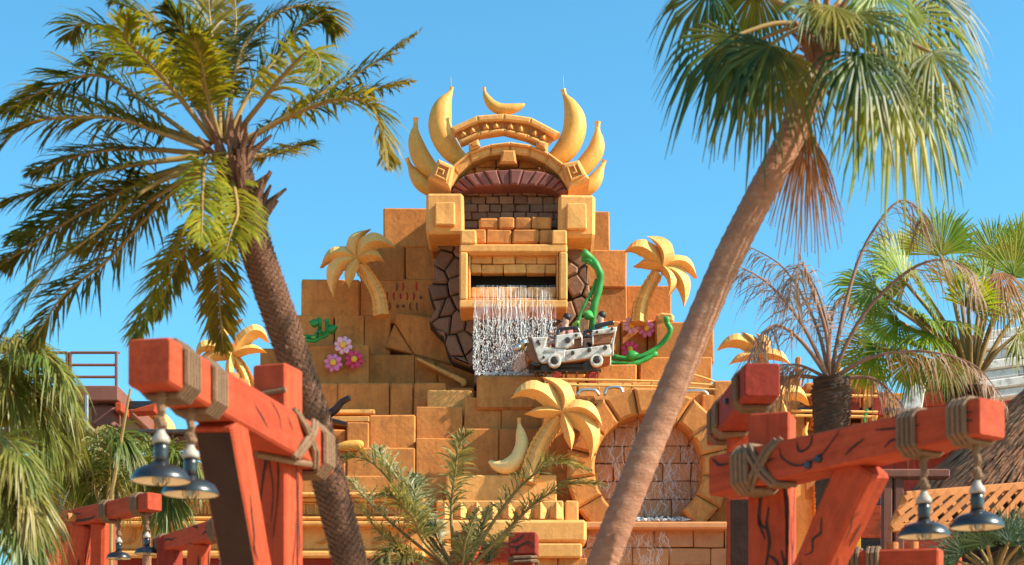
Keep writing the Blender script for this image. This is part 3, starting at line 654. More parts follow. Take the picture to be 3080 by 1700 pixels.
zz = [(1033,1040,50.7,28,'pinkpale','pale pink flower sculpture above the mauve and red blossoms'), (1003,1093,50.7,28,'pink','mauve pink flower sculpture on the block next to the crimson blossom'),
      (1066,1083,50.7,29,'redp','crimson flower sculpture in full view on the protruding block'), (1900,980,51.4,27,'pinkpale','pale pink flower sculpture at the foot of the palm sculpture'),
      (1944,991,51.4,27,'pink','rose pink flower sculpture beside the pale one near the vine'), (1895,1053,51.4,27,'redp','crimson flower sculpture half covered by a green vine leaf')]
for a in zz: flower(*a)
# ---------------------------------------------------------------- vines
def vine(name, paths, Y, label, leaves=()):
    t_ = thing(name, P(*paths[0][0][-1], Y), label, 'vine')
    for pts, r0, r1, mat in paths:
        pa = cr([P(x, y, Y + R.uniform(-.12, .12)) for x, y in pts], 20)
        MB().tube(pa, lambda i, t: (r0 + (r1 - r0) * t) * (1 + .08 * math.sin(i * 1.7)), 9).build('stem', mat, t_, True)
    for (x, y, ang, s_) in leaves:
        c = P(x, y, Y - .25); a = math.radians(ang); d = Vector((math.cos(a), 0, math.sin(a))); q = Vector((-d.z, 0, d.x)); fs = []; vs = []
        for i in range(7):
            t = i / 6; w_ = s_ * .42 * math.sin(math.pi * t ** .8) + .004; p = c + d * s_ * (t - .5)
            vs += [p + q * w_ + Vector((0, .02, 0)), p + Vector((0, -.05, 0)), p - q * w_ + Vector((0, .02, 0)), p + Vector((0, .06, 0))]
        for i in range(6):
            for j in range(4): k = (j + 1) % 4; fs.append((i * 4 + j, i * 4 + k, i * 4 + 4 + k, i * 4 + 4 + j))
        MB().add(vs, fs).build('leaf', 'vine', t_, True)
V = lambda l: [zd(*p) for p in l]
vine('vine_sculpture', [(V([(688,212),(760,270),(815,350),(835,430),(815,550),(782,670),(768,860)]), .12, .11, 'vine'), (V([(690,268),(760,300),(810,350)]), .09, .09, 'vine'),
     (V([(806,440),(765,540),(710,640),(672,730),(655,800),(662,880)]), .055, .05, 'vine'), (V([(612,815),(640,795),(660,790)]), .05, .04, 'vinelight')], 49.6,
     'thick green vine sculpture climbing the tower above the ride cart', [(zd(742,735)[0], zd(742,735)[1], -30, .36)])
vine('vine_sculpture', [(V([(1378,748),(1385,800),(1412,855),(1375,930),(1290,1010),(1180,1070),(1060,1092),(930,1070)]), .085, .075, 'vine'),
     (V([(850,1112),(960,1125),(1070,1140),(1180,1110),(1300,1045)]), .075, .075, 'vine')], 50.4, 'long green vine sculpture curving under the half covered crimson flower', [(zd(1100,1062)[0], zd(1100,1062)[1], 10, .4)])
V = lambda l: [zc(*p) for p in l]
vine('vine_sculpture', [(V([(128,945),(180,965),(240,960),(268,920),(272,870),(268,835)]), .06, .075, 'vine'), (V([(150,985),(230,995),(290,965),(325,950),(330,890),(325,840)]), .055, .075, 'vine'), (V([(128,935),(140,1000),(148,1060)]), .04, .035, 'vinelight'),
     (V([(130,960),(190,972),(240,968)]), .06, .04, 'vinelight'), (V([(272,925),(300,940),(330,930)]), .06, .06, 'vine')], 50.7, 'curled green vine sculpture beside the scaly palm trunk above the flowers', [(zc(230,862)[0], zc(230,862)[1], 160, .32), (zc(365,905)[0], zc(365,905)[1], 20, .36), (zc(182,1100)[0], zc(182,1100)[1], 10, .28)])
# ---------------------------------------------------------------- ride cart on its track
ze = Z1(0, 4.74, 1500, 880); KY = 47.4; KD = 1.35
TKY = KY + .35
TKT = thing('ride_track', P(1720, 1150, 48.1), 'short dark track on dark red posts under the white ride cart', 'track')
for dy in (.2, 1.0):
    MB().tube([P(*ze(450, 1120), KY + dy), P(*ze(900, 1118), KY + dy), P(*ze(1460, 1112), KY + dy)], .06, 8).build('rail', 'iron', TKT)
for x in (830, 1340):
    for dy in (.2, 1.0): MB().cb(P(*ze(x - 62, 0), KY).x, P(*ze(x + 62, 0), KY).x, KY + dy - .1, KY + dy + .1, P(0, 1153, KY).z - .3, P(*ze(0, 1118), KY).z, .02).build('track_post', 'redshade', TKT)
for x in range(520, 1450, 150): MB().cb(P(*ze(x - 14, 0), KY).x, P(*ze(x + 14, 0), KY).x, KY + .05, KY + 1.15, P(*ze(0, 1128 - max(0, x - 1500) * .06), KY).z, P(*ze(0, 1116 - max(0, x - 1500) * .08), KY).z, .01).build('sleeper', 'rust', TKT)
CT = thing('ride_cart', P(*ze(1000, 1110), KY + .6), 'white patched ride cart with bolted boards, four white wheels and two riders', 'cart')
def cpoly(pts, y0, y1, mat, name, par=CT, ch=.03): return MB().prism([P(*ze(*p), KY) for p in pts], y0, y1, ch).build(name, mat, par)
cpoly([(560,990),(880,990),(1480,930),(1600,900),(1590,740),(1180,760),(800,790),(470,700),(420,860),(470,960)], KY + .12, KY + KD - .12, 'rust', 'hull')
for s0, s1 in ((KY, KY + .1), (KY + KD - .1, KY + KD)):
    cpoly([(468,640),(700,625),(660,775),(800,790),(960,800),(945,985),(610,1005),(560,950),(520,830)], s0, s1, 'white', 'front_panel')
    cpoly([(950,820),(1590,735),(1615,890),(1540,905),(1400,880),(1300,930),(945,985)], s0 + .01, s1 + .01, 'white', 'side_board')
    cpoly([(820,610),(1165,565),(1185,640),(1075,665),(1070,740),(980,795),(800,790)], s0 - .03, s1, 'white', 'side_panel')
    cpoly([(1335,540),(1690,485),(1680,545),(1660,570),(1340,605)], s0 - .02, s1, 'white', 'rear_rail_board')
    cpoly([(1350,600),(1640,570),(1590,725),(1350,745)], s0 + .03, s1 - .02, 'rust', 'rear_board')
    cpoly([(1070,665),(1190,650),(1190,770),(980,805)], s0 + .04, s1 - .02, 'rust', 'mid_board')
    cpoly([(1330,560),(1352,558),(1352,748),(1332,748)], s0 - .03, s1, 'white', 'stay')
    cpoly([(1170,560),(1195,620),(1195,760),(1176,760)], s0 - .01, s1, 'white', 'stay')
    cpoly([(1620,890),(1615,740),(1655,560),(1672,560),(1640,745),(1640,890)], s0 + .01, s1, 'white', 'stay')
cpoly([(470,640),(560,940),(610,1010),(520,1010),(440,950),(380,820),(440,650)], KY + .05, KY + KD - .05, 'rust', 'nose')
for k, (x, y, rr_) in enumerate([(320,800,62),(395,740,62),(370,780,50)]):
    for dy in (.28, .68, 1.07): MB().lathe(P(*ze(x, y), KY + dy), [(0, -.02), (S(rr_ / 4.74, KY) * .75, 0), (S(rr_ / 4.74, KY), .05), (S(rr_ / 4.74, KY), .16), (0, .2)], 14, Vector((-.85, -.2, .25))).build('headlight', 'yellow' if k == 2 else 'steel', CT, True)
for k in range(6): MB().cb(P(*ze(430, 0), KY).x, P(*ze(560, 0), KY).x, KY + .1 + k * .19, KY + .2 + k * .19, P(*ze(0, 960), KY).z, P(*ze(0, 880), KY).z, .02, mp=lambda v: v + Vector((-.06, 0, 0))).build('grille_bar', 'lattice', CT)
cpoly([(430,985),(620,1000),(590,1040),(500,1045)], KY + .02, KY + KD - .02, 'iron', 'bumper')
for x, y, rr_ in ((985,680,44),(1055,860,30),(1292,820,30),(1518,785,32),(640,925,18),(560,700,24),(1105,610,22),(1400,565,20),(1615,520,20),(580,735,16)):
    MB().lathe(P(*ze(x, y), KY - .03), [(S(rr_ / 4.74, KY), -.03), (S(rr_ / 4.74, KY), .03), (S(rr_ * .8 / 4.74, KY), .05), (0, .05)], 8, Vector((0, -1, 0))).build('bolt', 'iron', CT)
cpoly([(660,820),(810,815),(805,850),(665,855)], KY - .02, KY + .02, 'capgrey', 'patch_plate', ch=.008)
for x, y, rr_ in ((795,968,96),(1398,958,92)):
    for dy, sg in ((-.16, -1), (KD - .04, 1)):
        c = P(*ze(x, y), KY + dy); r = S(rr_ / 4.74, KY)
        wh = MB().lathe(c + Vector((0, .2, 0)), [(r * .92, 0), (r, .04), (r, .16), (r * .92, .2), (r * .62, .2), (r * .58, .17)], 18, Vector((0, -1, 0))).build('wheel', 'white', CT)
        MB().lathe(c + Vector((0, .06, 0)), [(r * .56, 0), (r * .56, .05), (r * .42, .07), (r * .2, .07), (r * .2, .1), (0, .1)], 16, Vector((0, -1, 0))).build('hub', 'iron', wh)
for x, y in ((672,1068),(1272,1050)):
    for dy in (.14, .94):
        c = P(*ze(x, y), KY + dy); r = S(72 / 4.74, KY)
        wh = MB().lathe(c + Vector((0, .12, 0)), [(r * .7, 0), (r, .0), (r, .12), (r * .7, .12)], 16, Vector((0, -1, 0))).build('track_wheel', 'iron', CT)
        for q in range(4): a = q * math.pi / 4; v = Vector((math.cos(a), 0, math.sin(a))) * r * .8; MB().tube([c + Vector((0, .06, 0)) - v, c + Vector((0, .06, 0)) + v], .03, 5).build('spoke', 'rust', wh)
MB().cb(P(*ze(600, 0), KY).x, P(*ze(1350, 0), KY).x, KY + .3, KY + 1.0, P(*ze(0, 1050), KY).z, P(*ze(0, 960), KY).z, .04).build('chassis', 'iron', CT)
def bar(pts, mat='black', r=.05, name='grab_bar'): MB().tube(cr([P(*ze(x, y), KY + d) for x, y, d in pts], 16), r, 8).build(name, mat, CT, True)
for d in (.15, 1.2):
    bar([(848,610,d),(850,560,d),(880,525,d),(1080,505,d),(1125,520,d),(1150,590,d)])
    bar([(1225,640,d),(1228,580,d),(1255,550,d),(1330,545,d)])
bar([(1370,490,.1),(1500,455,.1),(1640,430,.1)], r=.07, name='rear_bar'); bar([(1370,490,1.25),(1500,455,1.25),(1640,430,1.25)], r=.07, name='rear_bar')
for x0, y0 in ((1000, 760), (1400, 720)):
    cpoly([(x0 - 120, y0), (x0 + 60, y0), (x0 + 110, y0 - 170), (x0 + 60, y0 - 180), (x0 + 10, y0 - 50), (x0 - 120, y0 - 30)], KY + .2, KY + KD - .2, 'black', 'seat', ch=.05)
# riders
def rider(x, y, dy, shirt, label, arms_up):
    h = P(*ze(x, y), KY + dy); o_ = thing('person', h, label, 'person', None)
    vs = [(0,0,0),(0,0,.22),(0,0,.42),(0,0,.54),(0,0,.62),(0,0,.74),(.02,0,.80),(-.06,0,.68)]; rad = [.17,.16,.18,.07,.07,.11,.09,.05]; ed = [(0,1),(1,2),(2,3),(3,4),(4,5),(5,6),(4,7)]
    for s_ in (-1, 1):
        k = len(vs); vs += [(0, .2 * s_, .44), (-.10, .27 * s_, .22), (-.36, .22 * s_, .26), (-.44, .2 * s_, .28), (-.50, .18 * s_, .29)]; rad += [.075, .055, .042, .04, .025]; ed += [(2, k), (k, k + 1), (k + 1, k + 2), (k + 2, k + 3), (k + 3, k + 4)]
        k = len(vs); vs += [(-.05, .1 * s_, -.02), (-.45, .12 * s_, .04), (-.5, .12 * s_, -.36), (-.62, .12 * s_, -.4)]; rad += [.11, .08, .055, .05]; ed += [(0, k), (k, k + 1), (k + 1, k + 2), (k + 2, k + 3)]
    me = bpy.data.meshes.new('body'); me.from_pydata(vs, ed, []); b_ = bpy.data.objects.new('body', me); COL.objects.link(b_); b_.parent = o_
    b_.modifiers.new('skin', 'SKIN'); b_.modifiers.new('sub', 'SUBSURF').levels = 2; b_.modifiers['sub'].render_levels = 2
    for i, r in enumerate(rad): me.skin_vertices[0].data[i].radius = (r, r)
    me.skin_vertices[0].data[0].use_root = True; me.materials.append(M['skin'])
    hb = h + Vector((0, 0, 0))
    MB().ball(hb + Vector((.035, 0, .79)), .125, .125, .12, 12, 8).build('hair', 'hair', o_, True)
    MB().lathe(hb, [(.18, .03), (.19, .2), (.215, .40), (.19, .48), (.09, .53)], 14).build('shirt', shirt, o_, True)
    MB().ball(hb + Vector((-.115, 0, .70)), .022, .02, .028, 6, 5).build('nose', 'skin', o_, True)
    for s_ in (-1, 1): MB().ball(hb + Vector((-.092, .042 * s_, .735)), .016, .016, .012, 6, 5).build('eye', 'black', o_, True)
rider(955, 745, .42, 'shirtp', 'person in a pink top riding in the front seat of the white cart', 0)
rider(1455, 715, .42, 'shirtb', 'dark haired person in a teal top riding in the rear seat of the white cart', 0)
# ---------------------------------------------------------------- water
def strands(x0, x1, ytop, ybot, Y, n, out_, name, label, seed, spread=0.0, r=.0062):
    rs = random.Random(seed); mb = MB()
    for k in range(n):
        x = rs.uniform(x0, x1); st = rs.uniform(0, .08) if rs.random() < .55 else rs.uniform(.1, .8)
        ln = rs.uniform(.25, 1.0); en = min(1, st + ln); m = max(5, int((en - st) * 34)); pa = []; ph = rs.uniform(0, 9); dy = rs.uniform(-.12, .12)
        for i in range(m):
            u = st + (en - st) * i / (m - 1); wob = u ** 1.3 * .085
            p = P(x, ytop + (ybot - ytop) * u, Y); p.x += wob * noise.noise(Vector((k * 3.1, u * 9, ph))) * 2.2
            p.y = Y - out_ * math.sqrt(u) * .9 + dy * u + wob * noise.noise(Vector((k * 1.7 + 40, u * 8, ph))); pa.append(p)
        rr_ = r * rs.uniform(.5, 1.5)
        mb.tube(pa, lambda i, t: rr_ * (.35 + .65 * math.sin(math.pi * min(1, t * .9 + .1))) * (1 + .6 * noise.noise(Vector((k, i * .9, 3)))), 4)
    for k in range(int(n * 30)):                       # broken drops and links lower down
        u = rs.uniform(.25, 1) ** .7; x = rs.uniform(x0, x1); p = P(x, ytop + (ybot - ytop) * u, Y); p.y = Y - out_ * math.sqrt(u) * .9 + rs.uniform(-.2, .2) * u
        ln = rs.uniform(.015, .07); d = Vector((rs.uniform(-.02, .02), rs.uniform(-.01, .01), -ln))
        mb.tube([p, p + d * .5 + Vector((rs.uniform(-.008, .008), 0, 0)), p + d], [.003, rs.uniform(.007, .015), .004], 5)
    o = mb.build(name, 'water', None, True); tag(o, label, 'water', kind='stuff'); return o
strands(1424, 1672, 858, 1132, 49.28, 60, .75, 'waterfall', 'clear waterfall streaming out of the golden slot down the dark tower', 3)
sh = MB(); nx, nz = 26, 20
for j in range(nz + 1):
    for i in range(nx + 1):
        u = j / nz; p = P(1424 + 248 * i / nx, 858 + 272 * u, 49.28); p.y = 49.28 - .72 * math.sqrt(u) + .05 * noise.noise(Vector((i * .6, j * .5, 1))); sh.v.append(p)
for j in range(nz):
    for i in range(nx): a = j * (nx + 1) + i; sh.f.append((a, a + 1, a + nx + 2, a + nx + 1))
o = sh.build('waterfall_sheet', 'sheet', None, True); tag(o, 'thin clear sheet of falling water before the dark tower', 'water', kind='stuff')
def veins(x0, x1, y0, y1, Y, n, name, label, seed, inside=None, r=.0058):
    rs = random.Random(seed); mb = MB()
    for k in range(n):
        x, y = rs.uniform(x0, x1), y0 + (y1 - y0) * rs.random() ** 1.1; pa = []; vx = 0
        for i in range(rs.randint(5, 22)):
            if inside and not inside(x, y): break
            pa.append(P(x, y, Y + rs.uniform(-.03, .0))); vx = vx * .45 + rs.uniform(-4.2, 4.2); x += vx; y += rs.uniform(-.5, 7.5)
            if y > y1: break
        if len(pa) > 2: rr_ = r * rs.uniform(.4, 1.4); mb.tube(pa, lambda i, t: rr_ * (.4 + .6 * math.sin(math.pi * (t * .9 + .05))), 4)
    o = mb.build(name, 'water', None, True); tag(o, label, 'water', kind='stuff')
veins(1790, 2116, 1240, 1566, 46.86, 460, 'wall_water', 'white rivulets of water running down the wet wall inside the arch', 4, lambda x, y: (x - fx) ** 2 + (y - fy) ** 2 < (ri - 3) ** 2)
veins(1760, 2000, 1590, 1700, 45.9, 130, 'basin_overflow', 'thin water spilling over the basin rim of the arch fountain', 6)
fo = MB(); rs = random.Random(8)
for k in range(420): p = P(rs.uniform(1850, 2080), 1566 - abs(rs.gauss(0, 4)), 46.6 + rs.uniform(-.5, .2)); fo.ball(p, rs.uniform(.02, .06), .04, rs.uniform(.015, .035), 5, 4)
tag(fo.build('foam', 'water', None, True), 'white foam where the rivulets meet the basin rim', 'foam', kind='stuff')
fo = MB()
for k in range(300): p = P(rs.uniform(1430, 1690), 1128 - abs(rs.gauss(0, 5)), 48.5 + rs.uniform(-.3, .3)); fo.ball(p, rs.uniform(.015, .05), .04, rs.uniform(.012, .03), 5, 4)
tag(fo.build('foam', 'water', None, True), 'white splash at the foot of the tower waterfall', 'foam', kind='stuff')
# ---------------------------------------------------------------- timber lamp posts
class Fr:                                             # frame of a tapered beam from p0 to p1
    def __init__(s, p0, p1, w0, h0, w1=None, h1=None, up=Vector((0, 0, 1)), roll=0):
        s.p0, s.p1 = Vector(p0), Vector(p1); s.u = (s.p1 - s.p0); s.L = s.u.length; s.u = s.u / s.L
        s.v = s.u.cross(up).normalized(); s.w = s.v.cross(s.u).normalized()
        if roll: q = Quaternion(s.u, roll); s.v = q @ s.v; s.w = q @ s.w
        s.w0, s.h0, s.w1, s.h1 = w0, h0, w1 or w0, h1 or h0
    def pt(s, a, b, c):                               # a along 0..1, b and c -.5..+.5 of the section
        ww = s.w0 + (s.w1 - s.w0) * a; hh = s.h0 + (s.h1 - s.h0) * a
        return s.p0 + s.u * (s.L * a) + s.v * (b * ww) + s.w * (c * hh)
def beam(fr_, mat, name, par, ch=.03, seg=6, wav=.012):
    mb = MB(); pts = []; n = seg + 1; vs = []
    c = ch / max(fr_.w0, fr_.h0)
    sec = [(-.5, -.5 + c), (-.5, .5 - c), (-.5 + c, .5), (.5 - c, .5), (.5, .5 - c), (.5, -.5 + c), (.5 - c, -.5), (-.5 + c, -.5)]
    e_ = ch * .8 / fr_.L; st = [(0, 1 - c * 1.2), (e_, 1)] + [(k / n, 1) for k in range(1, n)] + [(1 - e_, 1), (1, 1 - c * 1.2)]
    for a, k in st:
        j = [(R.uniform(-wav, wav) if 0.02 < a < .98 else 0) for _ in range(4)]
        for b, cc in sec: vs.append(fr_.pt(a, b * k * (1 + j[0]) + j[1] * .3, cc * k * (1 + j[2]) + j[3] * .3))
    fs = []
    for i in range(len(st) - 1):
        for q in range(8): p = (q + 1) % 8; fs.append((i * 8 + q, i * 8 + p, i * 8 + 8 + p, i * 8 + 8 + q)[::-1])
    fs.append(tuple(range(8))); fs.append(tuple(range((len(st) - 1) * 8, len(st) * 8))[::-1])
    rot = Matrix((fr_.u, fr_.v, fr_.u.cross(fr_.v))).transposed(); ctr = fr_.pt(.5, 0, 0)   # mesh axes follow the timber
    mb.add([rot.transposed() @ (v - ctr) for v in vs], fs); o = mb.build(name, mat, None, origin=Vector((0, 0, 0)))
    o.parent = par; o.location = ctr - wloc(par); o.rotation_euler = rot.to_euler(); return o
def crack(fr_, face, uv, wd, par):                    # painted crack line on a face; uv = (along, across)
    pts = cr([Vector((u, v, 0)) for u, v in uv], max(8, len(uv) * 4)); mb = MB(); n = len(pts); vs = []
    for i, p in enumerate(pts):
        t = i / (n - 1); q = pts[min(i + 1, n - 1)] - pts[max(i - 1, 0)]; hh = fr_.h0
        d = Vector((q.x * fr_.L, q.y * hh)); d.normalize(); pe = Vector((-d.y, d.x)) * wd * (.25 + .75 * math.sin(math.pi * (t * .86 + .07))) * (1 + .5 * noise.noise(Vector((i * .8, uv[0][0] * 9, 2))))
        for s_ in (-1, 1):
            a = p.x + s_ * pe.x / fr_.L; b = p.y + s_ * pe.y / hh
            e = .5 + .006 / fr_.w0
            vs.append({'v+': fr_.pt(a, e, b), 'v-': fr_.pt(a, -e, b), 'w+': fr_.pt(a, b, e), 'w-': fr_.pt(a, b, -e)}[face])
    mb.add(vs, [(2 * i, 2 * i + 1, 2 * i + 3, 2 * i + 2) for i in range(n - 1)])
    return mb.build('crack_line', 'crack', par)
def coil(fr_, a0, k, r, par, skew=0, a1=None, name='rope'):
    pts = []; e = .5
    for q in range(k * 8 + 1):
        th = q / 8; ph = (q % 8) / 8
        g = [(-1, -.7), (-1, .7), (-.7, 1), (.7, 1), (1, .7), (1, -.7), (.7, -1), (-.7, -1)][q % 8]
        a = a0 + (q / 8) * 2.05 * r / fr_.L + skew * g[1]
        ex = r / fr_.w0; ey = r / fr_.h0
        sx = .5 + ex * .9; sy = .5 + ey * .9
        pts.append(fr_.pt(a, g[0] * (sx if abs(g[0]) == 1 else .5 - .0), g[1] * (sy if abs(g[1]) == 1 else .5)))
    return MB().tube(pts, r, 6).build(name, 'rope', par)
def bolt(fr_, face, a, b, r, par):
    p = {'v+': fr_.pt(a, .5, b), 'v-': fr_.pt(a, -.5, b)}[face]; n_ = fr_.v * (1 if face == 'v+' else -1)
    MB().lathe(p - n_ * .01, [(r, 0), (r, .03), (r * .75, .045), (0, .045)], 8, n_).build('bolt', 'bolt', par)
def lamp(px, py, Y, top, label, wpx=None, dia=.36, group='hanging barn lamps', rope=.028):
    c = P(px, py, Y); r = dia / 2                      # c = centre of the shade rim
    t_ = thing('pendant_lamp', c, label, 'lamp', group)
    k = dia / .36
    MB().lathe(c, [(r, 0), (r * 1.01, .012 * k), (r * .97, .03 * k), (r * .86, .065 * k), (r * .62, .09 * k), (r * .3, .105 * k), (.045 * k, .12 * k)], 32, cap=False).build('shade', 'black', t_, True)
    MB().lathe(c, [(r * .985, .006 * k), (r * .95, .02 * k), (r * .84, .052 * k), (r * .6, .076 * k), (r * .28, .09 * k), (0, .095 * k)], 32, cap=False).build('reflector', 'cream', t_, True)
    MB().lathe(c, [(.045 * k, .115 * k), (.042 * k, .15 * k), (.047 * k, .165 * k), (.042 * k, .18 * k), (.047 * k, .195 * k), (.04 * k, .24 * k)], 16).build('socket', 'black', t_, True)
    MB().lathe(c, [(.05 * k, .235 * k), (.056 * k, .25 * k), (.05 * k, .275 * k), (.03 * k, .30 * k), (.02 * k, .33 * k)], 16).build('cap', 'capgrey', t_, True)
    MB().ball(c + Vector((0, 0, .035 * k)), .03 * k, .03 * k, .045 * k, 10, 8).build('bulb', 'glassy', t_, True)
    cg = MB()
    for q in range(6):
        a = q * math.pi / 3; d = Vector((math.cos(a), math.sin(a), 0))
        cg.tube([c + d * .045 * k + Vector((0, 0, .075 * k)), c + d * .05 * k + Vector((0, 0, .0)), c + d * .02 * k + Vector((0, 0, -.028 * k))], .0035 * k, 4)
    cg.build('bulb_cage', 'iron', t_)
    p0 = c + Vector((0, 0, .32 * k)); L = (top - p0)
    pts = [p0 + L * (i / 8) + Vector((.008 * math.sin(i * 1.9), .008 * math.cos(i * 2.3), 0)) for i in range(9)]
    MB().tube(pts, lambda i, t: rope * (.75 + .35 * t), 7).build('hanging_rope', 'rope', t_)
    for j in (1, 2): MB().lathe(pts[j] - Vector((0, 0, .02)), [(rope * .9, 0), (rope * 1.3, .012), (rope * 1.3, .03), (rope * .9, .042)], 8).build('rope_binding', 'rope', t_)
gL = 'timber lamp posts'
def lampat(fr_, px, py, label, dia=.36, rope=.028):   # hangs straight down from the underside of the beam
    lo, hi = 0., 1.
    f = lambda a: CX + F * fr_.pt(a, 0, -.5).x / fr_.pt(a, 0, -.5).y - px
    for _ in range(40):
        m = (lo + hi) / 2
        if (f(lo) < 0) == (f(m) < 0): lo = m
        else: hi = m
    top = fr_.pt(lo, 0, -.54); lamp(px, py, top.y, top, label, dia=dia, rope=rope)
# --- lamp post with its beam pointing to the viewer
yn, yf = 10.0, 12.9
b0 = P(448, 1088, yn); b1 = P(948, 1343, yf); b1.z = b0.z - .02
LP = thing('timber_lamp_post', P(800, 1700, 12.0), 'large red timber lamp post with roped beam and dark braced leg before the scaly palm', 'lamp post', gL); LP.location.z = 0
B = Fr(b0, b1, .28, .285, .30, .32)
beam(B, 'red', 'beam', LP, .016)
dirv = Vector((B.u.x, B.u.y, 0)).normalized(); side = Vector((dirv.y, -dirv.x, 0))
pc = B.pt(.80, 0, 0) - side * .10 + dirv * .05
PF = Fr(Vector((pc.x, pc.y, 0)), Vector((pc.x, pc.y, P(0, 1108, pc.y).z)), .29, .31, .27, .29, up=Vector((.34, 1, 0)))
beam(PF, 'red', 'post', LP, .016, 8)
bt = B.pt(.37, -.02, -.40); bb = Vector((pc.x, pc.y, 2.05)) - dirv * .16 + side * .02
BR = Fr(bb, bt, .26, .27, .27, .28, up=-dirv)
beam(BR, 'red', 'brace', LP, .014)
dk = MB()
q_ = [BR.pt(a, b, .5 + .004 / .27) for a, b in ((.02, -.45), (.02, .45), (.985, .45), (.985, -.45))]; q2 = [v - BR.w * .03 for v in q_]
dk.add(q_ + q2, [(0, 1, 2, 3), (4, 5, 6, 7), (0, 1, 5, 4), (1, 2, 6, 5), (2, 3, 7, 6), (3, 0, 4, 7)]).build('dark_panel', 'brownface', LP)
coil(B, .055, 5, .021, LP); coil(B, .20, 5, .021, LP); coil(B, .90, 4, .026, LP)
for sk in (.07, -.07):
    for o_ in (-.012, .012): MB().tube([B.pt(.80 - sk + o_, .45, -.56), B.pt(.80 - sk * .5 + o_, .58, -.2), B.pt(.80 + sk * .4 + o_, .58, .25), B.pt(.80 + sk + o_, .45, .56)], .022, 6).build('rope', 'rope', LP)
MB().tube([B.pt(.66, -.3, -.58), B.pt(.74, .2, -.60), B.pt(.82, .52, -.55)], .024, 6).build('rope', 'rope', LP)
MB().tube([PF.pt(.955, .56, .5), PF.pt(.955, .54, -.4), PF.pt(.95, .5, -.56), PF.pt(.955, -.55, -.57)], .02, 6).build('rope', 'rope', LP)
for f, uv, wd in (('v+', [(.45,.1),(.5,-.1),(.53,-.25)], .006), ('v+', [(.55,.4),(.6,.2),(.62,-.1)], .005), ('v+', [(.66,.3),(.7,0)], .005)): crack(B, f, uv, wd, LP)
def postcracks(fr_, par, n, seed, faces=('v+', 'v-', 'w+', 'w-'), wd=.009, rng=(.35, .97)):
    rs = random.Random(seed)
    for k in range(n):
        f = faces[k % len(faces)]; a = rs.uniform(*rng); b = rs.uniform(-.3, .3); uv = []
        for i in range(rs.randint(3, 6)): uv.append((max(.01, a), max(-.44, min(.44, b)))); a -= rs.uniform(.03, .07); b += rs.uniform(-.16, .16)
        crack(fr_, f, uv, wd * rs.uniform(.6, 1.2), par)
postcracks(PF, LP, 14, 2, ('w-', 'v-', 'v+'), .008, (.7, .97)); postcracks(BR, LP, 8, 3, ('v+', 'v-'), .008, (.3, .97))
for a in (.47, .53):
    p = B.pt(a, -.2, .5); MB().lathe(p - B.w * .02, [(.06, 0), (.065, .02), (.065, .13), (.045, .13), (.045, .05), (0, .05)], 14).build('peg', 'lattice', LP)
lampat(B, 484, 1450, 'black barn lamp hanging nearest the beam end of the large braced post')
lampat(B, 573, 1490, 'black barn lamp hanging beside the dark brace of the large braced post')

# --- lamp post with the long beam and crossed ropes
b0 = P(2172, 1438, 13.4); b1 = P(2985, 1285, 11.2); b1.z = b0.z + .02
RP = thing('timber_lamp_post', P(2300, 1700, 13.3), 'large red timber lamp post with crossed ropes and a forked brace below its long beam', 'lamp post', gL); RP.location.z = 0
B = Fr(b0, b1, .30, .315, .27, .255)
beam(B, 'red', 'beam', RP, .016)
dirv = Vector((B.u.x, B.u.y, 0)).normalized(); side = Vector((dirv.y, -dirv.x, 0))   # side points towards the viewer
pc = B.pt(.11, 0, 0) - side * .27; top = P(0, 1252, pc.y).z
PF = Fr(Vector((pc.x, pc.y, 0)), Vector((pc.x, pc.y, top)), .34, .32, .33, .30, up=Vector((.35, 1, 0)))
beam(PF, 'red', 'post', RP, .016, 8)
bt = B.pt(.555, 0, -.40) - side * .06; bb = Vector((pc.x, pc.y, 2.5)) + dirv * .18 + side * .10
BR = Fr(bb, bt, .22, .30, .22, .36, up=-dirv)
beam(BR, 'red', 'brace', RP, .025)
coil(B, .105, 4, .024, RP, .0); coil(B, .735, 4, .021, RP); coil(B, .90, 4, .021, RP)
fv = 'v+' if B.v.dot(Vector((0, -1, 0))) > 0 else 'v-'; sv = .5 if fv == 'v+' else -.5
for a0, a1 in ((.16, .27), (.29, .17)):
    for o_ in (-.012, .012): MB().tube([B.pt(a0 + o_, sv * .9, .57), B.pt(a0 * .7 + a1 * .3 + o_, sv * 1.16, .25), B.pt(a0 * .3 + a1 * .7 + o_, sv * 1.16, -.25), B.pt(a1 + o_, sv * .9, -.57), B.pt(a1 + .03 + o_, 0, -.6)], .022, 6).build('rope', 'rope', RP)
for uv, wd in (([(.30,.32),(.31,.05),(.36,-.22),(.41,-.25),(.46,-.12),(.50,.15),(.53,.42)], .010), ([(.37,.38),(.375,.15),(.395,.1),(.42,.2),(.43,.45)], .011), ([(.55,-.25),(.59,-.05),(.62,.05)], .011), ([(.66,.22),(.70,.18),(.76,.12),(.81,.1)], .011),
                ([(.69,-.28),(.72,-.14),(.76,-.25)], .011), ([(.02,.42),(.05,.22),(.09,.2)], .011), ([(.18,.1),(.23,.02),(.28,.08)], .009), ([(.92,.2),(.95,.18),(.98,.12)], .009), ([(.92,-.1),(.95,-.05),(.98,-.1)], .011)):
    crack(B, fv, uv, wd, RP)
for a, b in ((.415, -.30), (.455, -.20)): bolt(B, fv, a, b, .032, RP)
postcracks(PF, RP, 10, 5, ('w-', 'v-', 'w-', 'v+'), .012, (.72, .97)); postcracks(BR, RP, 9, 8, ('v-', 'v+', 'w-'), .012, (.35, .97))
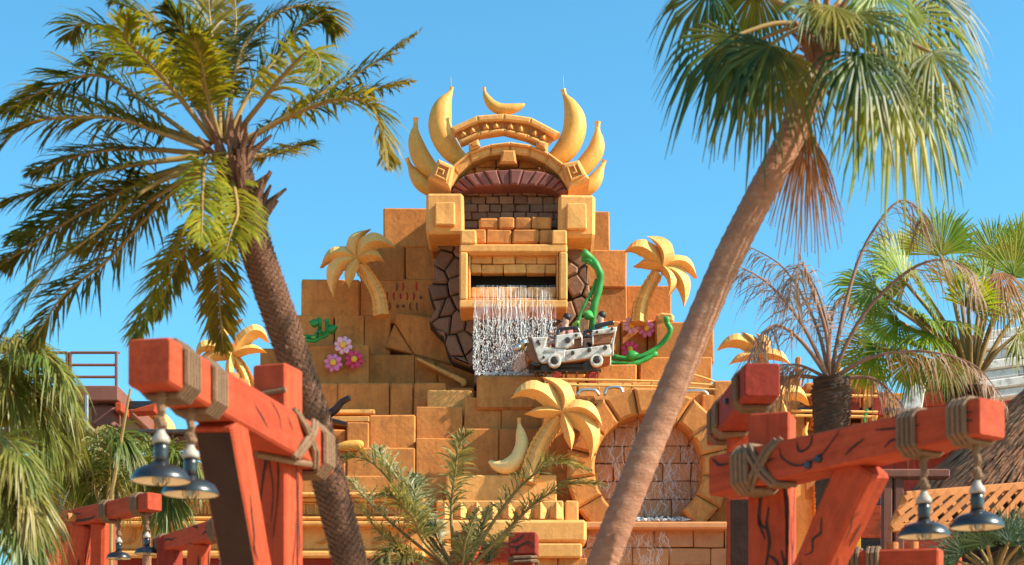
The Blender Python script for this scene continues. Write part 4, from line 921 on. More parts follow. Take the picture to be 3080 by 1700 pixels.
for uv in ([(.83,.0),(.80,.05),(.77,-.02),(.745,.02),(.72,.08)], [(.745,.02),(.73,-.2),(.70,-.22)], [(.79,.03),(.80,.2),(.815,.26)]): crack(PF, 'w-', uv, .013, RP)
lampat(B, 2779, 1616, 'black barn lamp hanging over the thatched roof from the middle of the long beam')
lampat(B, 2939, 1589, 'black barn lamp hanging near the free end of the long beam', dia=.36)

# --- post behind it whose beam points to the viewer
b0 = P(2293, 1142, 14.0); b1 = P(2172, 1305, 16.1); b1.z = b0.z
QP = thing('timber_lamp_post', P(2225, 1700, 15.6), 'red timber lamp post with roped square beam end behind the post with crossed ropes', 'lamp post', gL); QP.location.z = 0
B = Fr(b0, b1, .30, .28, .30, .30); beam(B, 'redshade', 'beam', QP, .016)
pc = B.pt(.78, 0, 0); PF = Fr(Vector((pc.x + .1, pc.y, 0)), Vector((pc.x + .1, pc.y, b0.z - .1)), .26, .28, up=Vector((.15, 1, 0))); beam(PF, 'red', 'post', QP, .025, 8)
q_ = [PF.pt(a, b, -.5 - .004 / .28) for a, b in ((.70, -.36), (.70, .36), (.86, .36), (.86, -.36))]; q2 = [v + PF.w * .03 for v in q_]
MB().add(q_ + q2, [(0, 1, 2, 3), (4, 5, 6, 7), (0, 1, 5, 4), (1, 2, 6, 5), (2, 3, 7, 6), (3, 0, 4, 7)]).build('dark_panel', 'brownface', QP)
coil(B, .13, 4, .024, QP); coil(B, .66, 4, .024, QP); coil(B, .82, 3, .024, QP)
bolt(B, 'v-', .4, 0, .03, QP); bolt(B, 'v+', .4, 0, .03, QP)
MB().tube([B.pt(.18, 0, -.55), B.pt(.18, 0, -.95)], .03, 7).build('rope', 'rope', QP)
postcracks(PF, QP, 5, 9, ('w-', 'v+'), .011)
# --- post with two pegs, lower and farther away
z3 = Z1(0, 2.031, 0, 1000)
b0 = P(*z3(225, 1195), 26.5); b1 = P(*z3(945, 1056), 24.2); b1.z = b0.z + .05
SP = thing('timber_lamp_post', P(*z3(330, 1400), 26), 'red timber lamp post with two round pegs on its beam beside the feathery palms', 'lamp post', gL); SP.location.z = 0
B = Fr(b0, b1, .28, .27, .26, .26); beam(B, 'red', 'beam', SP, .02)
for a in (.22, .41):
    p = B.pt(a, .5 if B.v.y < 0 else -.5, -.05); d = B.v * (1 if B.v.y < 0 else -1)
    MB().lathe(p - d * .02, [(.06, 0), (.065, .02), (.065, .14), (.045, .14), (.045, .05), (0, .05)], 16, (d + Vector((-.25, 0, 0))).normalized()).build('peg', 'lattice', SP)
for a in (.62, .87): coil(B, a, 4, .022, SP)
pc = B.pt(.08, 0, 0); PF = Fr(Vector((pc.x, pc.y + .1, 0)), Vector((pc.x, pc.y + .1, b0.z + .2)), .3, .3, up=Vector((.2, 1, 0))); beam(PF, 'red', 'post', SP, .04)
BR = Fr(Vector((pc.x + .15, pc.y, 2.5)), B.pt(.42, 0, -.4), .26, .3, up=Vector((-1, .3, 0))); beam(BR, 'red', 'brace', SP, .04)
BR2 = Fr(Vector((pc.x + .75, pc.y + .1, 0)), B.pt(.52, -.3, -.4), .2, .24, up=Vector((-1, .3, 0))); beam(BR2, 'red', 'brace', SP, .04)
postcracks(PF, SP, 6, 11, ('w-', 'v+', 'v-'), .014, (.6, .97)); postcracks(BR, SP, 8, 12, ('v+', 'v-', 'w-'), .014, (.5, .97)); postcracks(B, SP, 4, 13, ('v+', 'v-'), .02, (.3, .95))
lampat(B, 357, 1681, 'black barn lamp hanging from the pegged beam, nearer its pegs', rope=.03)
lampat(B, 442, 1667, 'black barn lamp hanging from the free end of the pegged beam', rope=.03)
# --- another lower one
z8 = Z1(0, 1.974, 350, 980)
b0 = P(*z8(260, 1310), 24.5); b1 = P(*z8(660, 1215), 23.0); b1.z = b0.z + .05
VP = thing('timber_lamp_post', P(*z8(440, 1400), 24), 'small red timber lamp post with cracked sloping beam behind the large dark brace', 'lamp post', gL); VP.location.z = 0
B = Fr(b0, b1, .26, .22, .28, .29); beam(B, 'red', 'beam', VP, .016); coil(B, .86, 4, .022, VP); coil(B, .05, 4, .022, VP)
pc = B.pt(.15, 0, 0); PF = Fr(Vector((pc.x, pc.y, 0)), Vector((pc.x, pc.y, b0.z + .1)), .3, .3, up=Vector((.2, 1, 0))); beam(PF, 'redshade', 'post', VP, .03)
BR = Fr(Vector((pc.x + .2, pc.y, 1.5)), B.pt(.6, 0, -.4), .24, .27, up=Vector((-1, .3, 0))); beam(BR, 'red', 'brace', VP, .03)
postcracks(B, VP, 8, 21, ('v+', 'v-'), .02, (.25, .95)); postcracks(BR, VP, 6, 22, ('v+', 'v-', 'w-'), .02, (.5, .97))
lampat(B, 670, 1735, 'barn lamp of the small post, showing only its cap above the frame edge', rope=.03)
# --- posts among the small palm
zl = Z1(0, 2.862, 950, 1280)
for px, py, w_, Y, lab in ((1575, 1606, 84, 30, 'red timber post with carved square head and rope collar right beside the small palm'), (1390, 1603, 62, 30.5, 'red timber post half hidden by the fronds of the small palm')):
    c = P(px, py, Y); s_ = S(w_, Y)
    XP = thing('timber_post', Vector((c.x, c.y, 0)), lab, 'post', 'posts at the small palm')
    PF = Fr(Vector((c.x, c.y, 0)), Vector((c.x, c.y, c.z - s_ * .78)), s_ * .85, s_ * .85, up=Vector((.1, 1, 0))); beam(PF, 'red', 'post', XP, .03)
    HF = Fr(Vector((c.x, c.y, c.z - s_ * .8)), c, s_, s_, up=Vector((.1, 1, 0))); beam(HF, 'redshade', 'head_block', XP, .03, 2)
    coil(PF, .965, 2, .035, XP)
    for f, uv in (('w-', [(.95,-.1),(.7,.1),(.55,.45)]), ('w-', [(.3,-.45),(.55,-.2),(.35,.15),(.4,.46)]), ('w-', [(.4,.15),(.05,.2)]), ('w+', [(.9,-.1),(.5,.1),(.55,.45)])): crack(HF, f, uv, .02, XP)
    AF = Fr(P(px, py + 55, Y + .1), P(px - 130 if px > 1500 else px + 80, py + 62, Y + 2.2), s_ * .7, s_ * .7); beam(AF, 'red', 'arm', XP, .03)
# ---------------------------------------------------------------- palms
UP = Vector((0, 0, 1))
def pinnate(path, par, mat, rmat, n=60, L=.6, wd=.028, t0=.16, droop=.35, vee=.35, spread=(70, 25), r0=.03, seed=0, fluff=.25, smat=None, lprof=None):
    rs = random.Random(seed); pts = cr(path, 40)
    mb = MB(); ra = MB()
    ra.tube(pts[::2] + [pts[-1]], lambda i, t: r0 * (1 - .88 * t), 6)
    fo_ = ra.build('frond_stalk', rmat, par, True)
    for k in range(n):
        t = t0 + (1 - t0) * (k + rs.random() * .6) / n; f = min(t, .999) * 39; i = int(f); p = pts[i].lerp(pts[min(i + 1, 39)], f - i)
        T = (pts[min(i + 2, 39)] - pts[max(i - 2, 0)]).normalized()
        S_ = T.cross(UP)
        if S_.length < .25: S_ = T.cross(Vector((.3, -1, 0)))
        S_.normalize(); N = S_.cross(T).normalized()
        u = (t - t0) / (1 - t0); ln = L * (.35 + .65 * math.sin(math.pi * min(1, .12 + u * .95)) ** .7) * (.55 if u > .93 else 1)
        a = math.radians(spread[0] + (spread[1] - spread[0]) * u)
        for s_ in (-1, 1):
            l = ln * rs.uniform(.75, 1.12); aa = a + rs.uniform(-fluff, fluff); vv = vee + rs.uniform(-fluff, fluff) * 1.2
            d = T * math.cos(aa) + (S_ * s_ * math.cos(vv) + N * math.sin(vv)) * math.sin(aa)
            wv = d.cross(N + Vector((rs.uniform(-.5, .5), rs.uniform(-.5, .5), 0))).normalized() * wd * rs.uniform(.7, 1.2)
            dr = droop * rs.uniform(.5, 1.5)
            m1 = p + d * l * .4 - UP * dr * l * .10; m2 = p + d * l * .75 - UP * dr * l * .38; e = p + d * l * .97 - UP * dr * l * .75
            b = len(mb.v); mb.v += [p - wv * .3, p + wv * .3, m1 - wv, m1 + wv, m2 - wv * .7, m2 + wv * .7, e]
            mb.f += [(b, b + 1, b + 3, b + 2), (b + 2, b + 3, b + 5, b + 4), (b + 4, b + 5, b + 6)]
    mb.build('leaflets', mat, fo_)
    return fo_
def fanleaf(hub, d, nrm, Rr, par, mat, n=34, spread=240, droop=.8, stalk=None, smat='rachis', seed=0, split=.45, wdf=1.0, r0=.018, sweep_=0):
    rs = random.Random(seed); d = d.normalized(); nrm = (nrm - d * nrm.dot(d)).normalized(); sd = d.cross(nrm)
    fo_ = None
    if stalk is not None:
        mid = (stalk + hub) / 2 + UP * (hub - stalk).length * .10
        fo_ = MB().tube(cr([stalk, mid, hub], 10), lambda i, t: r0 * (1.5 - .7 * t), 6).build('leaf_stalk', smat, par, True)
    mb = MB()
    for k in range(n):
        a = math.radians(-spread / 2 + spread * (k + .5) / n); l = Rr * (1 - .28 * abs(a / math.radians(spread / 2)) ** 2) * rs.uniform(.88, 1.06)
        q = d * math.cos(a) + sd * math.sin(a); pe = -d * math.sin(a) + sd * math.cos(a)
        wseg = 2 * math.pi * (spread / 360) / n * .5; zz_ = nrm * (.022 if k % 2 else -.022) * Rr
        pts = []; dr = droop * rs.uniform(.6, 1.3)
        for (f, ww) in ((.03, .03), (.25, .25 * wseg * 1.15), (split, split * wseg * 1.15), (.68, split * wseg * .8), (.86, split * wseg * .45), (1, .003)):
            ex = max(0, f - split * .7); p = hub + q * l * f * (1 - .25 * dr * ex) + zz_ * min(1, f * 2) - UP * l * dr * (ex ** 1.7) * 1.6 - nrm * 0
            pts.append((p, ww * l * wdf))
        b = len(mb.v)
        for p, ww in pts:
            j = Vector((rs.uniform(-.01, .01), rs.uniform(-.01, .01), 0)) * Rr
            mb.v += [p - pe * ww + j, p + j + nrm * ww * .25, p + pe * ww + j]
        for i in range(5):
            for j in (0, 1): mb.f.append((b + 3 * i + j, b + 3 * i + j + 1, b + 3 * i + j + 4, b + 3 * i + j + 3))
    o = mb.build('leaf_fan', mat, fo_ or par)
    return o
def trunk(pts, r, par, mat, style, n=22, step=.05, name='trunk'):
    L = sum((pts[i + 1] - pts[i]).length for i in range(len(pts) - 1)); m = int(L / step); pa = cr(pts, m)
    def pr(i, t):
        o = []
        for k in range(n):
            a = 2 * math.pi * k / n; rr_ = r(t)
            if style == 'scale':
                h = (i + (k % 4) * 1.0) % 4 / 4; x = .5 + .5 * math.cos(k * math.pi / 2 + (i // 4) * math.pi); rr_ *= 1 + .13 * (h * (.35 + .65 * x)) + .05 * noise.noise(Vector((k * 1.3, i * .7, 0)))
            elif style == 'ring':
                rr_ *= 1 + .045 * ((i % 4) == 0) + .03 * noise.noise(Vector((math.cos(a) * 2, math.sin(a) * 2, i * .16))) * .5
            else: rr_ *= 1 + .35 * max(0, noise.noise(Vector((k * .9, i * .55, 4)))) + .12 * ((i + k) % 3 == 0)
            o.append((math.cos(a) * rr_, math.sin(a) * rr_))
        return o
    return MB().sweep(pa, pr).build(name, mat, par, style != 'scale')
# --- scaly date palm
Y0 = 15.2
t_pts = [P(1085, 1830, Y0), P(1040, 1640, Y0), P(990, 1450, Y0), P(940, 1250, Y0), P(868, 1030, Y0), P(805, 850, Y0), P(755, 700, Y0), P(725, 580, Y0), P(700, 490, Y0)]
g0 = t_pts[0].copy(); g0.x += .22; g0.z = 0; t_pts = [g0, P(1105, 2000, Y0)] + t_pts
DP = thing('date_palm', g0, 'tall date palm with scaly brown trunk and arching feathery fronds, behind the braced lamp post', 'palm tree')
trunk(t_pts, lambda t: .148 - .018 * t + .04 * max(0, .12 - t), DP, 'trunkscale', 'scale', 28, .035)
sc_ = MB(); pa_ = cr(t_pts, 210); rs = random.Random(30)
for i in range(4, 206):
    T = (pa_[i + 1] - pa_[i - 1]).normalized(); s1 = T.cross(Vector((0, 1, 0))).normalized(); s2 = s1.cross(T); r_b = .148 - .018 * i / 210
    for k in range(15):
        a = (k + .5 * (i % 2) + rs.uniform(-.08, .08)) * 2 * math.pi / 15; o_ = s1 * math.cos(a) + s2 * math.sin(a); tg = T.cross(o_)
        if o_.y > .5: continue
        c = pa_[i] + o_ * r_b * .97; h = .026 * rs.uniform(.75, 1.3); w_ = .034 * rs.uniform(.85, 1.1); L_s = .052
        b = len(sc_.v); sc_.v += [c - tg * w_ - T * L_s * .4, c + tg * w_ - T * L_s * .4, c + tg * w_ * .7 + T * L_s * .45 + o_ * h * .75, c - tg * w_ * .7 + T * L_s * .45 + o_ * h * .75, c + T * L_s * .75 + o_ * h * 1.25, c + T * L_s * .35]
        sc_.f += [(b, b + 1, b + 2, b + 3), (b + 3, b + 2, b + 4), (b + 2, b + 5, b + 4), (b + 3, b + 4, b + 5), (b + 1, b + 5, b + 2), (b, b + 3, b + 5)]
sc_.build('bark_scales', 'trunkscale', DP, kind='stuff')
hd = MB(); rs = random.Random(31)
for k in range(46):
    t = rs.random(); a = rs.uniform(0, 6.28); c = P(752 - 62 * t, 690 - 240 * t, Y0); d = Vector((math.cos(a), math.sin(a), rs.uniform(.5, 1.5))).normalized()
    hd.tube([c + Vector((math.cos(a), math.sin(a), 0)) * .12, c + d * .22, c + d * rs.uniform(.3, .45) + UP * .05], [.05, .035, .012], 5)
hd.build('leaf_base_stubs', 'trunkscale', DP, kind='stuff')
za1 = Z1(0, 1.975, 0, 0); za2 = Z1(0, 2.154, 0, 400)
fr1 = [([(1240,830),(1050,560),(880,370),(745,230),(765,75)],-1.2,'frondy',.55),([(1225,800),(1130,430),(990,200),(800,60),(640,-10)],.6,'frond',.6),([(1250,800),(1200,500),(1120,250),(980,40)],-.4,'frond',.6),
       ([(1290,800),(1290,430),(1250,150),(1235,-90)],.5,'frond',.55),([(1330,800),(1400,420),(1500,200),(1680,60),(1880,40),(1990,190)],.8,'frond',.6),([(1370,820),(1560,600),(1700,430),(1830,310),(1900,360),(1880,500)],-1.6,'frondy',.5),
       ([(1400,850),(1600,745),(1900,560),(2200,390),(2490,185)],.9,'frond',.55),([(1420,860),(1700,700),(2000,590),(2190,620),(2270,780),(2310,980)],-.3,'frond',.5),([(1410,850),(1750,670),(2100,560),(2460,478)],1.4,'frond',.5),
       ([(1440,940),(1600,920),(1740,875),(1850,835)],1.3,'frond',.42),([(1190,890),(1000,805),(700,705),(400,700),(150,740),(-30,900)],-.6,'frond',.62),([(1180,880),(900,640),(600,450),(300,520),(-20,690)],.4,'frond',.62),
       ([(1150,920),(800,885),(500,915),(160,1040)],.9,'frond',.55),([(1100,940),(700,995),(350,1095),(-10,1215)],-.7,'frond',.55),([(1150,985),(800,1080),(400,1260),(40,1440)],.6,'frond',.55),
       ([(1270,800),(1100,480),(850,280),(500,140),(410,230)],1.2,'frond',.6),([(1300,800),(1330,450),(1400,180),(1390,-60)],1.2,'frond',.55),([(1330,830),(1480,560),(1650,330),(1800,150),(1960,110)],.2,'frond',.58),
       ([(1200,840),(900,740),(620,640),(330,560),(60,640)],1.1,'frond',.55),([(1240,790),(1120,560),(960,420),(700,330),(480,380)],.9,'frond',.55),([(1280,800),(1230,560),(1200,380),(1150,200)],-.9,'frondy',.45)]
fr2 = [([(1270,225),(950,360),(650,625),(300,905),(-5,1340)],-.8,'frond',.6),([(1250,320),(1050,440),(700,820),(400,1065),(190,1400)],.7,'frond',.55),([(1290,430),(1180,650),(1050,900),(950,1150),(880,1340)],-.5,'frondy',.42),
       ([(1400,350),(1410,700),(1420,950),(1425,1150),(1450,1420)],.7,'frond',.40),([(1420,140),(1340,170),(1315,330),(1310,520),(1305,720)],-1.3,'frondy',.42),([(1460,170),(1510,320),(1540,520),(1500,640),(1460,800)],-1.0,'frondy',.45),
       ([(1260,260),(1000,420),(720,640),(480,760)],.2,'frond',.5),([(1180,225),(900,330),(560,500),(180,740),(0,860)],.5,'frond',.55),([(1300,450),(1230,700),(1130,880),(1010,1200)],.6,'frond',.4)]
for k, (pts, dy, mt, L) in enumerate([(a, b, c, d) for a, b, c, d in fr1] + fr2):
    z = za1 if k < len(fr1) else za2; m = len(pts); pa = []
    for i, p in enumerate(pts):
        t = i / (m - 1); pa.append(P(*z(*p), Y0 + dy * t + .1))
    pa[0] = pa[0].lerp(P(690, 455, Y0), .3)
    pinnate(pa, DP, mt, 'rachis', n=92, L=L * .84, wd=.0135, droop=.45, seed=100 + k, r0=.028, t0=.2, fluff=.3, vee=.25)
# --- leaning smooth fan palm
Y1 = 13.9
t_pts = [P(1790, 1760, Y1), P(1845, 1610, Y1), P(1950, 1345, Y1), P(2060, 1080, Y1), P(2180, 800, Y1), P(2280, 600, Y1), P(2370, 430, Y1), P(2425, 300, Y1), P(2465, 180, Y1), P(2490, 80, Y1)]
g0 = P(1700, 2000, Y1); g0.z = 0; g0.x -= .1; t_pts = [g0, P(1722, 1960, Y1)] + t_pts
WP = thing('fan_palm', g0, 'tall leaning fan palm with smooth ringed trunk and drooping fan leaves', 'palm tree')
trunk(t_pts, lambda t: .134 - .022 * t, WP, 'trunk', 'ring', 24, .03)
zw = Z1(0, 2.031, 1900, 0); ct = P(2490, 95, Y1)
fl = [(600,230,(-.75,-.1,-.55),.98,-.3,'fan',1.0),(850,270,(-.35,-.2,-.9),1.05,-.4,'fan',1.0),(770,250,(-.55,.3,-.8),.95,.5,'fan',1.0),(1110,50,(-.7,-.6,-.15),.55,-.5,'fan',.7),(1230,40,(-.05,-.7,-.7),.6,-.5,'fan',.7),(1370,90,(.62,-.5,-.42),.78,-.4,'fan',.75),
      (1390,330,(.1,-.3,-.95),.95,-.5,'fan',1.0),(1690,100,(.85,.0,-.2),.95,.2,'fanb',.9),(1830,320,(.6,-.2,-.6),.85,-.2,'fan',.9),(1620,480,(.0,-.2,-1),1.12,-.3,'fanb',1.0),(1800,540,(.3,.1,-.95),.9,.3,'fan',1.0),
      (480,-60,(-.75,0,-.5),.8,.2,'fan',.9),(760,-70,(-.3,.2,-.8),.75,.6,'fan',.9),(1500,-60,(.3,-.1,-.8),.8,-.2,'fanb',.9),(1850,-50,(.75,.1,-.5),.85,.4,'fan',.9),(1050,-120,(-.2,.2,.6),.8,.2,'fan',.5),(1350,-120,(.3,.2,.6),.8,.2,'fan',.5),
      (1500,300,(.3,.4,-.85),1.0,.7,'fan',1.0),(980,330,(-.15,.4,-.95),.8,.6,'fandead',1.0),(1720,260,(.4,.5,-.8),.95,.8,'fan',1.0)]
for k, (x, y, d, Rr, dy, mt, dr) in enumerate(fl):
    hub = P(*zw(x, y), Y1 + dy * 1.1); dd = Vector(d)
    nrm = Vector((.15, -.75, .55)) if dd.z < -.3 else Vector((0, -.9, .4))
    fanleaf(hub, dd, nrm, Rr * .80, WP, mt, n=30, spread=185 if dd.z < -.5 else 200, droop=dr * .85, stalk=ct, seed=300 + k, split=.54, wdf=.95)
fanleaf(P(*zw(1075, 790), Y1 + .25), Vector((.0, .1, -1)), Vector((0, -1, .2)), .85, WP, 'fandead', n=30, spread=70, droop=.5, stalk=P(*zw(1060, 740), Y1 + .1), smat='rachisb', seed=401, split=.45, wdf=1.5)
fanleaf(P(*zw(960, 745), Y1 + .2), Vector((-.3, .1, -1)), Vector((0, -1, .2)), .3, WP, 'fandead', n=10, spread=60, droop=.5, stalk=P(*zw(1000, 720), Y1 + .1), smat='rachisb', seed=402)
cb_ = MB(); rs = random.Random(33)
for k in range(40):
    a = rs.uniform(0, 6.28); c = P(2455 + 30 * rs.random(), 200 - 120 * rs.random(), Y1); d = Vector((math.cos(a), math.sin(a), rs.uniform(.6, 2))).normalized()
    cb_.tube([c + Vector((math.cos(a), math.sin(a), 0)) * .1, c + d * .2, c + d * rs.uniform(.28, .4)], [.035, .03, .01], 5)
cb_.build('leaf_base_stubs', 'fandead', WP, kind='stuff')
# --- dry feather palm
Y2 = 22.5; g0 = P(2500, 2000, Y2); g0.z = 0
XP = thing('dry_palm', g0, 'dead feather palm with bare brown arching fronds and dark shaggy trunk', 'palm tree')
trunk([g0, P(2500, 1700, Y2), P(2500, 1400, Y2), P(2502, 1250, Y2), P(2502, 1140, Y2)], lambda t: .19 + .08 * t ** 3 if t < .93 else .22, XP, 'trunkdark', 'shag', 20, .05)
df = [([(740,1100),(600,800),(400,560),(200,445)],-.5),([(745,1090),(680,800),(500,480),(260,330)],.5),([(760,1090),(740,850),(660,600),(600,450),(545,520),(530,670)],-.7),([(775,1090),(745,820),(700,640),(620,470)],.4),
      ([(790,1080),(860,650),(970,330),(1150,90),(1280,140),(1300,230)],.3),([(800,1080),(950,750),(1200,500),(1400,425),(1570,490),(1620,640)],-.8),([(810,1090),(1000,990),(1300,955),(1600,1040),(1790,1270)],-1.0),
      ([(820,1110),(1000,1110),(1150,1230),(1220,1340)],-.4),([(720,1100),(600,900),(450,805),(340,890),(295,1030)],-.6),([(700,1100),(600,1040),(470,1030)],.3),([(760,1100),(760,900),(790,700),(840,620)],.8),([(700,1110),(560,1100),(420,1170),(300,1300),(0,1400)],.6)]
for k, (pts, dy) in enumerate(df):
    pa = [P(*z5(*p), Y2 + dy * i / (len(pts) - 1)) for i, p in enumerate(pts)]; pa[0] = P(*z5(760, 1120), Y2)
    pinnate(pa, XP, 'dry', 'rachisb', n=46, L=.55, wd=.009, droop=1.3, vee=-.25, seed=500 + k, r0=.032, t0=.3, fluff=.4, spread=(60, 30))
# --- small bright fan palm
Y3 = 26.; g0 = P(2915, 2000, Y3); g0.z = 0
BP = thing('bright_fan_palm', g0, 'sturdy fan palm with bright yellow green stiff leaves near the thatched roof', 'palm tree')
trunk([g0, P(2915, 1700, Y3), P(2912, 1400, Y3), P(2912, 1250, Y3), P(2915, 1170, Y3)], lambda t: .20 + .14 * t ** 2, BP, 'trunkdark', 'shag', 22, .05)
ct = P(*z5(1580, 1180), Y3)
bl = [(1400,400,(-.05,0,1),1.35,0,'fanb'),(1180,440,(-.6,0,.6),1.1,.4,'fanb'),(1720,430,(.1,0,1),1.2,.3,'fanb'),(1870,420,(.4,-.1,.9),1.2,-.2,'fanb'),(1020,590,(-.95,-.1,.15),1.25,-.3,'fanb'),(1330,640,(-.4,-.5,.3),1.2,-.5,'fanb'),(1160,780,(-.8,-.3,-.1),1.15,-.5,'fanb'),
      (1330,850,(-.5,-.6,-.35),1.0,-.7,'fanb'),(1020,930,(-.95,-.2,-.25),1.1,-.2,'fanb'),(1250,1000,(-.5,-.2,-.8),.9,-.4,'fanb'),(1780,600,(.35,-.3,-.8),1.0,-.4,'frondy'),(1850,850,(.8,-.1,-.4),1.2,.1,'frondy'),(1500,560,(0,.4,.8),1.1,.6,'fanb'),
      (1420,1020,(-.2,-.3,-1),.8,-.6,'frondy'),(1100,680,(-.8,.3,.3),1.1,.6,'fanb'),(1950,650,(.8,.2,.3),1.2,.4,'fanb'),(1650,520,(.15,.3,.8),1.0,.7,'fanb'),(1200,560,(-.5,-.3,.5),1.2,-.3,'fanb'),(1100,860,(-.7,-.4,-.3),1.1,.2,'fanb'),(1280,760,(-.3,-.6,.1),1.1,-.6,'fanb'),(1450,780,(-.1,-.6,-.2),1.0,-.5,'fanb'),(1000,1000,(-.7,-.2,-.6),1.0,.3,'fanb'),(1820,520,(.3,.0,.7),1.3,-.3,'fanb'),(1560,700,(.1,-.5,.5),1.0,-.4,'fanb')]
for k, (x, y, d, Rr, dy, mt) in enumerate(bl):
    dd = Vector(d); fanleaf(P(*z5(x, y), Y3 + dy), dd, Vector((.05, -1, .25)) if dd.z > .5 else Vector((0, -.8, .6)), Rr * .72, BP, mt, n=40, spread=170 if dd.z > .5 else 200, droop=.25 if dd.z > .2 else .55, stalk=ct, seed=600 + k, split=.68, wdf=1.05, r0=.03)
fanleaf(P(*z5(1740, 500), Y3 - .5), Vector((.1, -.4, -.9)), Vector((0, -1, .3)), .75, BP, 'fandead', n=26, spread=150, droop=.9, stalk=ct, seed=655, split=.4)
# --- small olive palm at the bottom
Y4 = 27.; g0 = P(1385, 1900, Y4); g0.z = 0
OP = thing('young_date_palm', g0, 'young olive green date palm with curling fronds before the golden terrace', 'palm tree')
trunk([g0, P(1385, 2000, Y4), P(1385, 1850, Y4), P(1388, 1720, Y4)], lambda t: .22, OP, 'trunkdark', 'shag', 18, .06)
of = [([(1000,1250),(900,900),(700,560),(450,300),(160,275)],-.4,.5,'olive'),([(950,1250),(720,900),(430,630),(290,470)],.4,.5,'olive'),([(1130,1250),(1165,800),(1200,400),(1240,160),(1340,55)],-.2,.42,'olive'),([(1330,1150),(1560,780),(1800,490),(2050,335),(2360,380)],-.5,.5,'olive'),
      ([(1400,1230),(1650,900),(1900,660),(2200,500),(2510,520)],-.9,.42,'olive'),([(1000,1250),(900,850),(780,560),(600,330),(520,180)],.8,.6,'olive'),([(1020,1250),(960,900),(860,600),(850,420)],1.0,.5,'olive'),([(940,1250),(760,1050),(560,930),(330,640)],-.3,.45,'olive'),
      ([(980,1300),(820,1150),(640,1080),(540,1200)],-.8,.42,'olive'),([(1100,1300),(1060,1000),(1010,880),(950,800)],.2,.4,'olive'),([(1250,1300),(1320,1100),(1430,900),(1500,700)],.6,.42,'olive'),([(1200,1300),(1270,1150),(1290,1000),(1400,700)],-.5,.38,'olive'),
      ([(1350,1350),(1480,1180),(1560,1000),(1700,880)],.5,.4,'olive'),([(960,1300),(870,1180),(760,1160),(680,1250)],-.9,.4,'olive'),([(1050,1300),(930,1000),(840,800),(700,640),(560,600)],-.8,.5,'olive')]
for k, (pts, dy, L, mt) in enumerate(of):
    pa = [P(*zl(*p), Y4 + dy * i / (len(pts) - 1)) for i, p in enumerate(pts)]; pa[0] = pa[0].lerp(P(1388, 1725, Y4), .75)
    pinnate(pa, OP, mt, 'rachis', n=96, L=L * 1.1, wd=.0135, droop=.5, vee=.55, seed=700 + k, r0=.035, t0=.25, fluff=.45, spread=(55, 28))
# --- feathery clumps at the side
def clump(name, base, Y, tops, label, L, seed, mat='areca', tr=True, sc=1.0, grp='feathery palms by the brown walkway'):
    g0 = P(base[0], 2000, Y); g0.z = 0; rs = random.Random(seed)
    t_ = thing(name, g0, label, 'palm tree', grp); c = P(*base, Y)
    trunk([g0, (g0 + c) / 2 + Vector((.05, 0, 0)), c], lambda t: .11 - .03 * t, t_, 'trunk', 'ring', 14, .08)
    for k, (mx_, my_, tx, ty) in enumerate(tops):
        dy = rs.uniform(-.9, .9)
        pa = [c, P((base[0] + mx_) / 2, (base[1] + my_) / 2 - 12, Y + dy * .3), P(mx_, my_, Y + dy * .6), P((mx_ + tx) / 2 + (mx_ - base[0]) * .12, (my_ + ty) / 2 - 14, Y + dy * .9), P(tx, ty, Y + dy)]
        pinnate(pa, t_, mat, 'rachis', n=84, L=L, wd=.0135 * sc, droop=1.1, vee=.1, seed=seed * 50 + k, r0=.028, t0=.18, fluff=.5, spread=(62, 25))
clump('feather_palm', (-60, 1350), 19, [(90,1060,215,1160),(40,1020,140,1080),(120,1120,235,1290),(60,1150,150,1330),(-20,1100,60,1250),(130,1180,200,1380),(20,1090,90,1200),(70,1040,190,1110),(100,1200,140,1370),(0,1040,120,1040)], 'feathery palm hanging over the brown walkway platform', .55, 21)
clump('feather_palm', (-120, 1620), 16, [(20,1340,100,1480),(40,1400,110,1600),(-10,1320,70,1400),(60,1440,90,1660),(0,1450,60,1600),(20,1500,70,1690),(-20,1380,40,1560),(50,1380,120,1540)], 'feathery palm with yellow green leaflets beside the hut wall', .5, 22)
clump('feather_palm', (318, 1560), 30, [(250,1330,180,1400),(290,1300,250,1330),(270,1380,215,1480),(340,1310,380,1340),(300,1350,260,1500),(230,1370,160,1420),(330,1400,350,1500),(240,1340,120,1350)], 'feathery palm with pale trunk growing before the brown column', .75, 23, sc=1.5)
clump('feather_palm', (440, 1600), 31, [(400,1340,360,1390),(450,1330,480,1350),(500,1360,560,1390),(520,1400,590,1440),(420,1400,370,1480),(470,1420,480,1520),(540,1380,610,1430),(380,1380,340,1450),(500,1450,500,1560),(460,1360,520,1370)], 'feathery palm standing between the brown column and the hanging lamps', .75, 24, sc=1.5)
# dark spiky palm in the corner
SPK = thing('spiky_palm', Vector((P(2990, 1800, 17).x, 17, 0)), 'dark green spiky fan palm under the lattice and barn lamps', 'palm tree')
cc = P(2990, 1760, 17); trunk([Vector((cc.x, 17, 0)), Vector((cc.x, 17, cc.z * .6)), cc], lambda t: .15, SPK, 'trunkdark', 'shag', 14, .08)
rs = random.Random(44)
for k in range(15):
    a = math.radians(rs.uniform(20, 165)); hub = cc + Vector((math.cos(a) * .45, rs.uniform(-.35, .35), math.sin(a) * .4)); fanleaf(hub, Vector((math.cos(a), rs.uniform(-.5, .3), math.sin(a))), Vector((0, -1, .2)), .5, SPK, 'spike', n=22, spread=150, droop=.15, stalk=cc, seed=800 + k, split=.3)
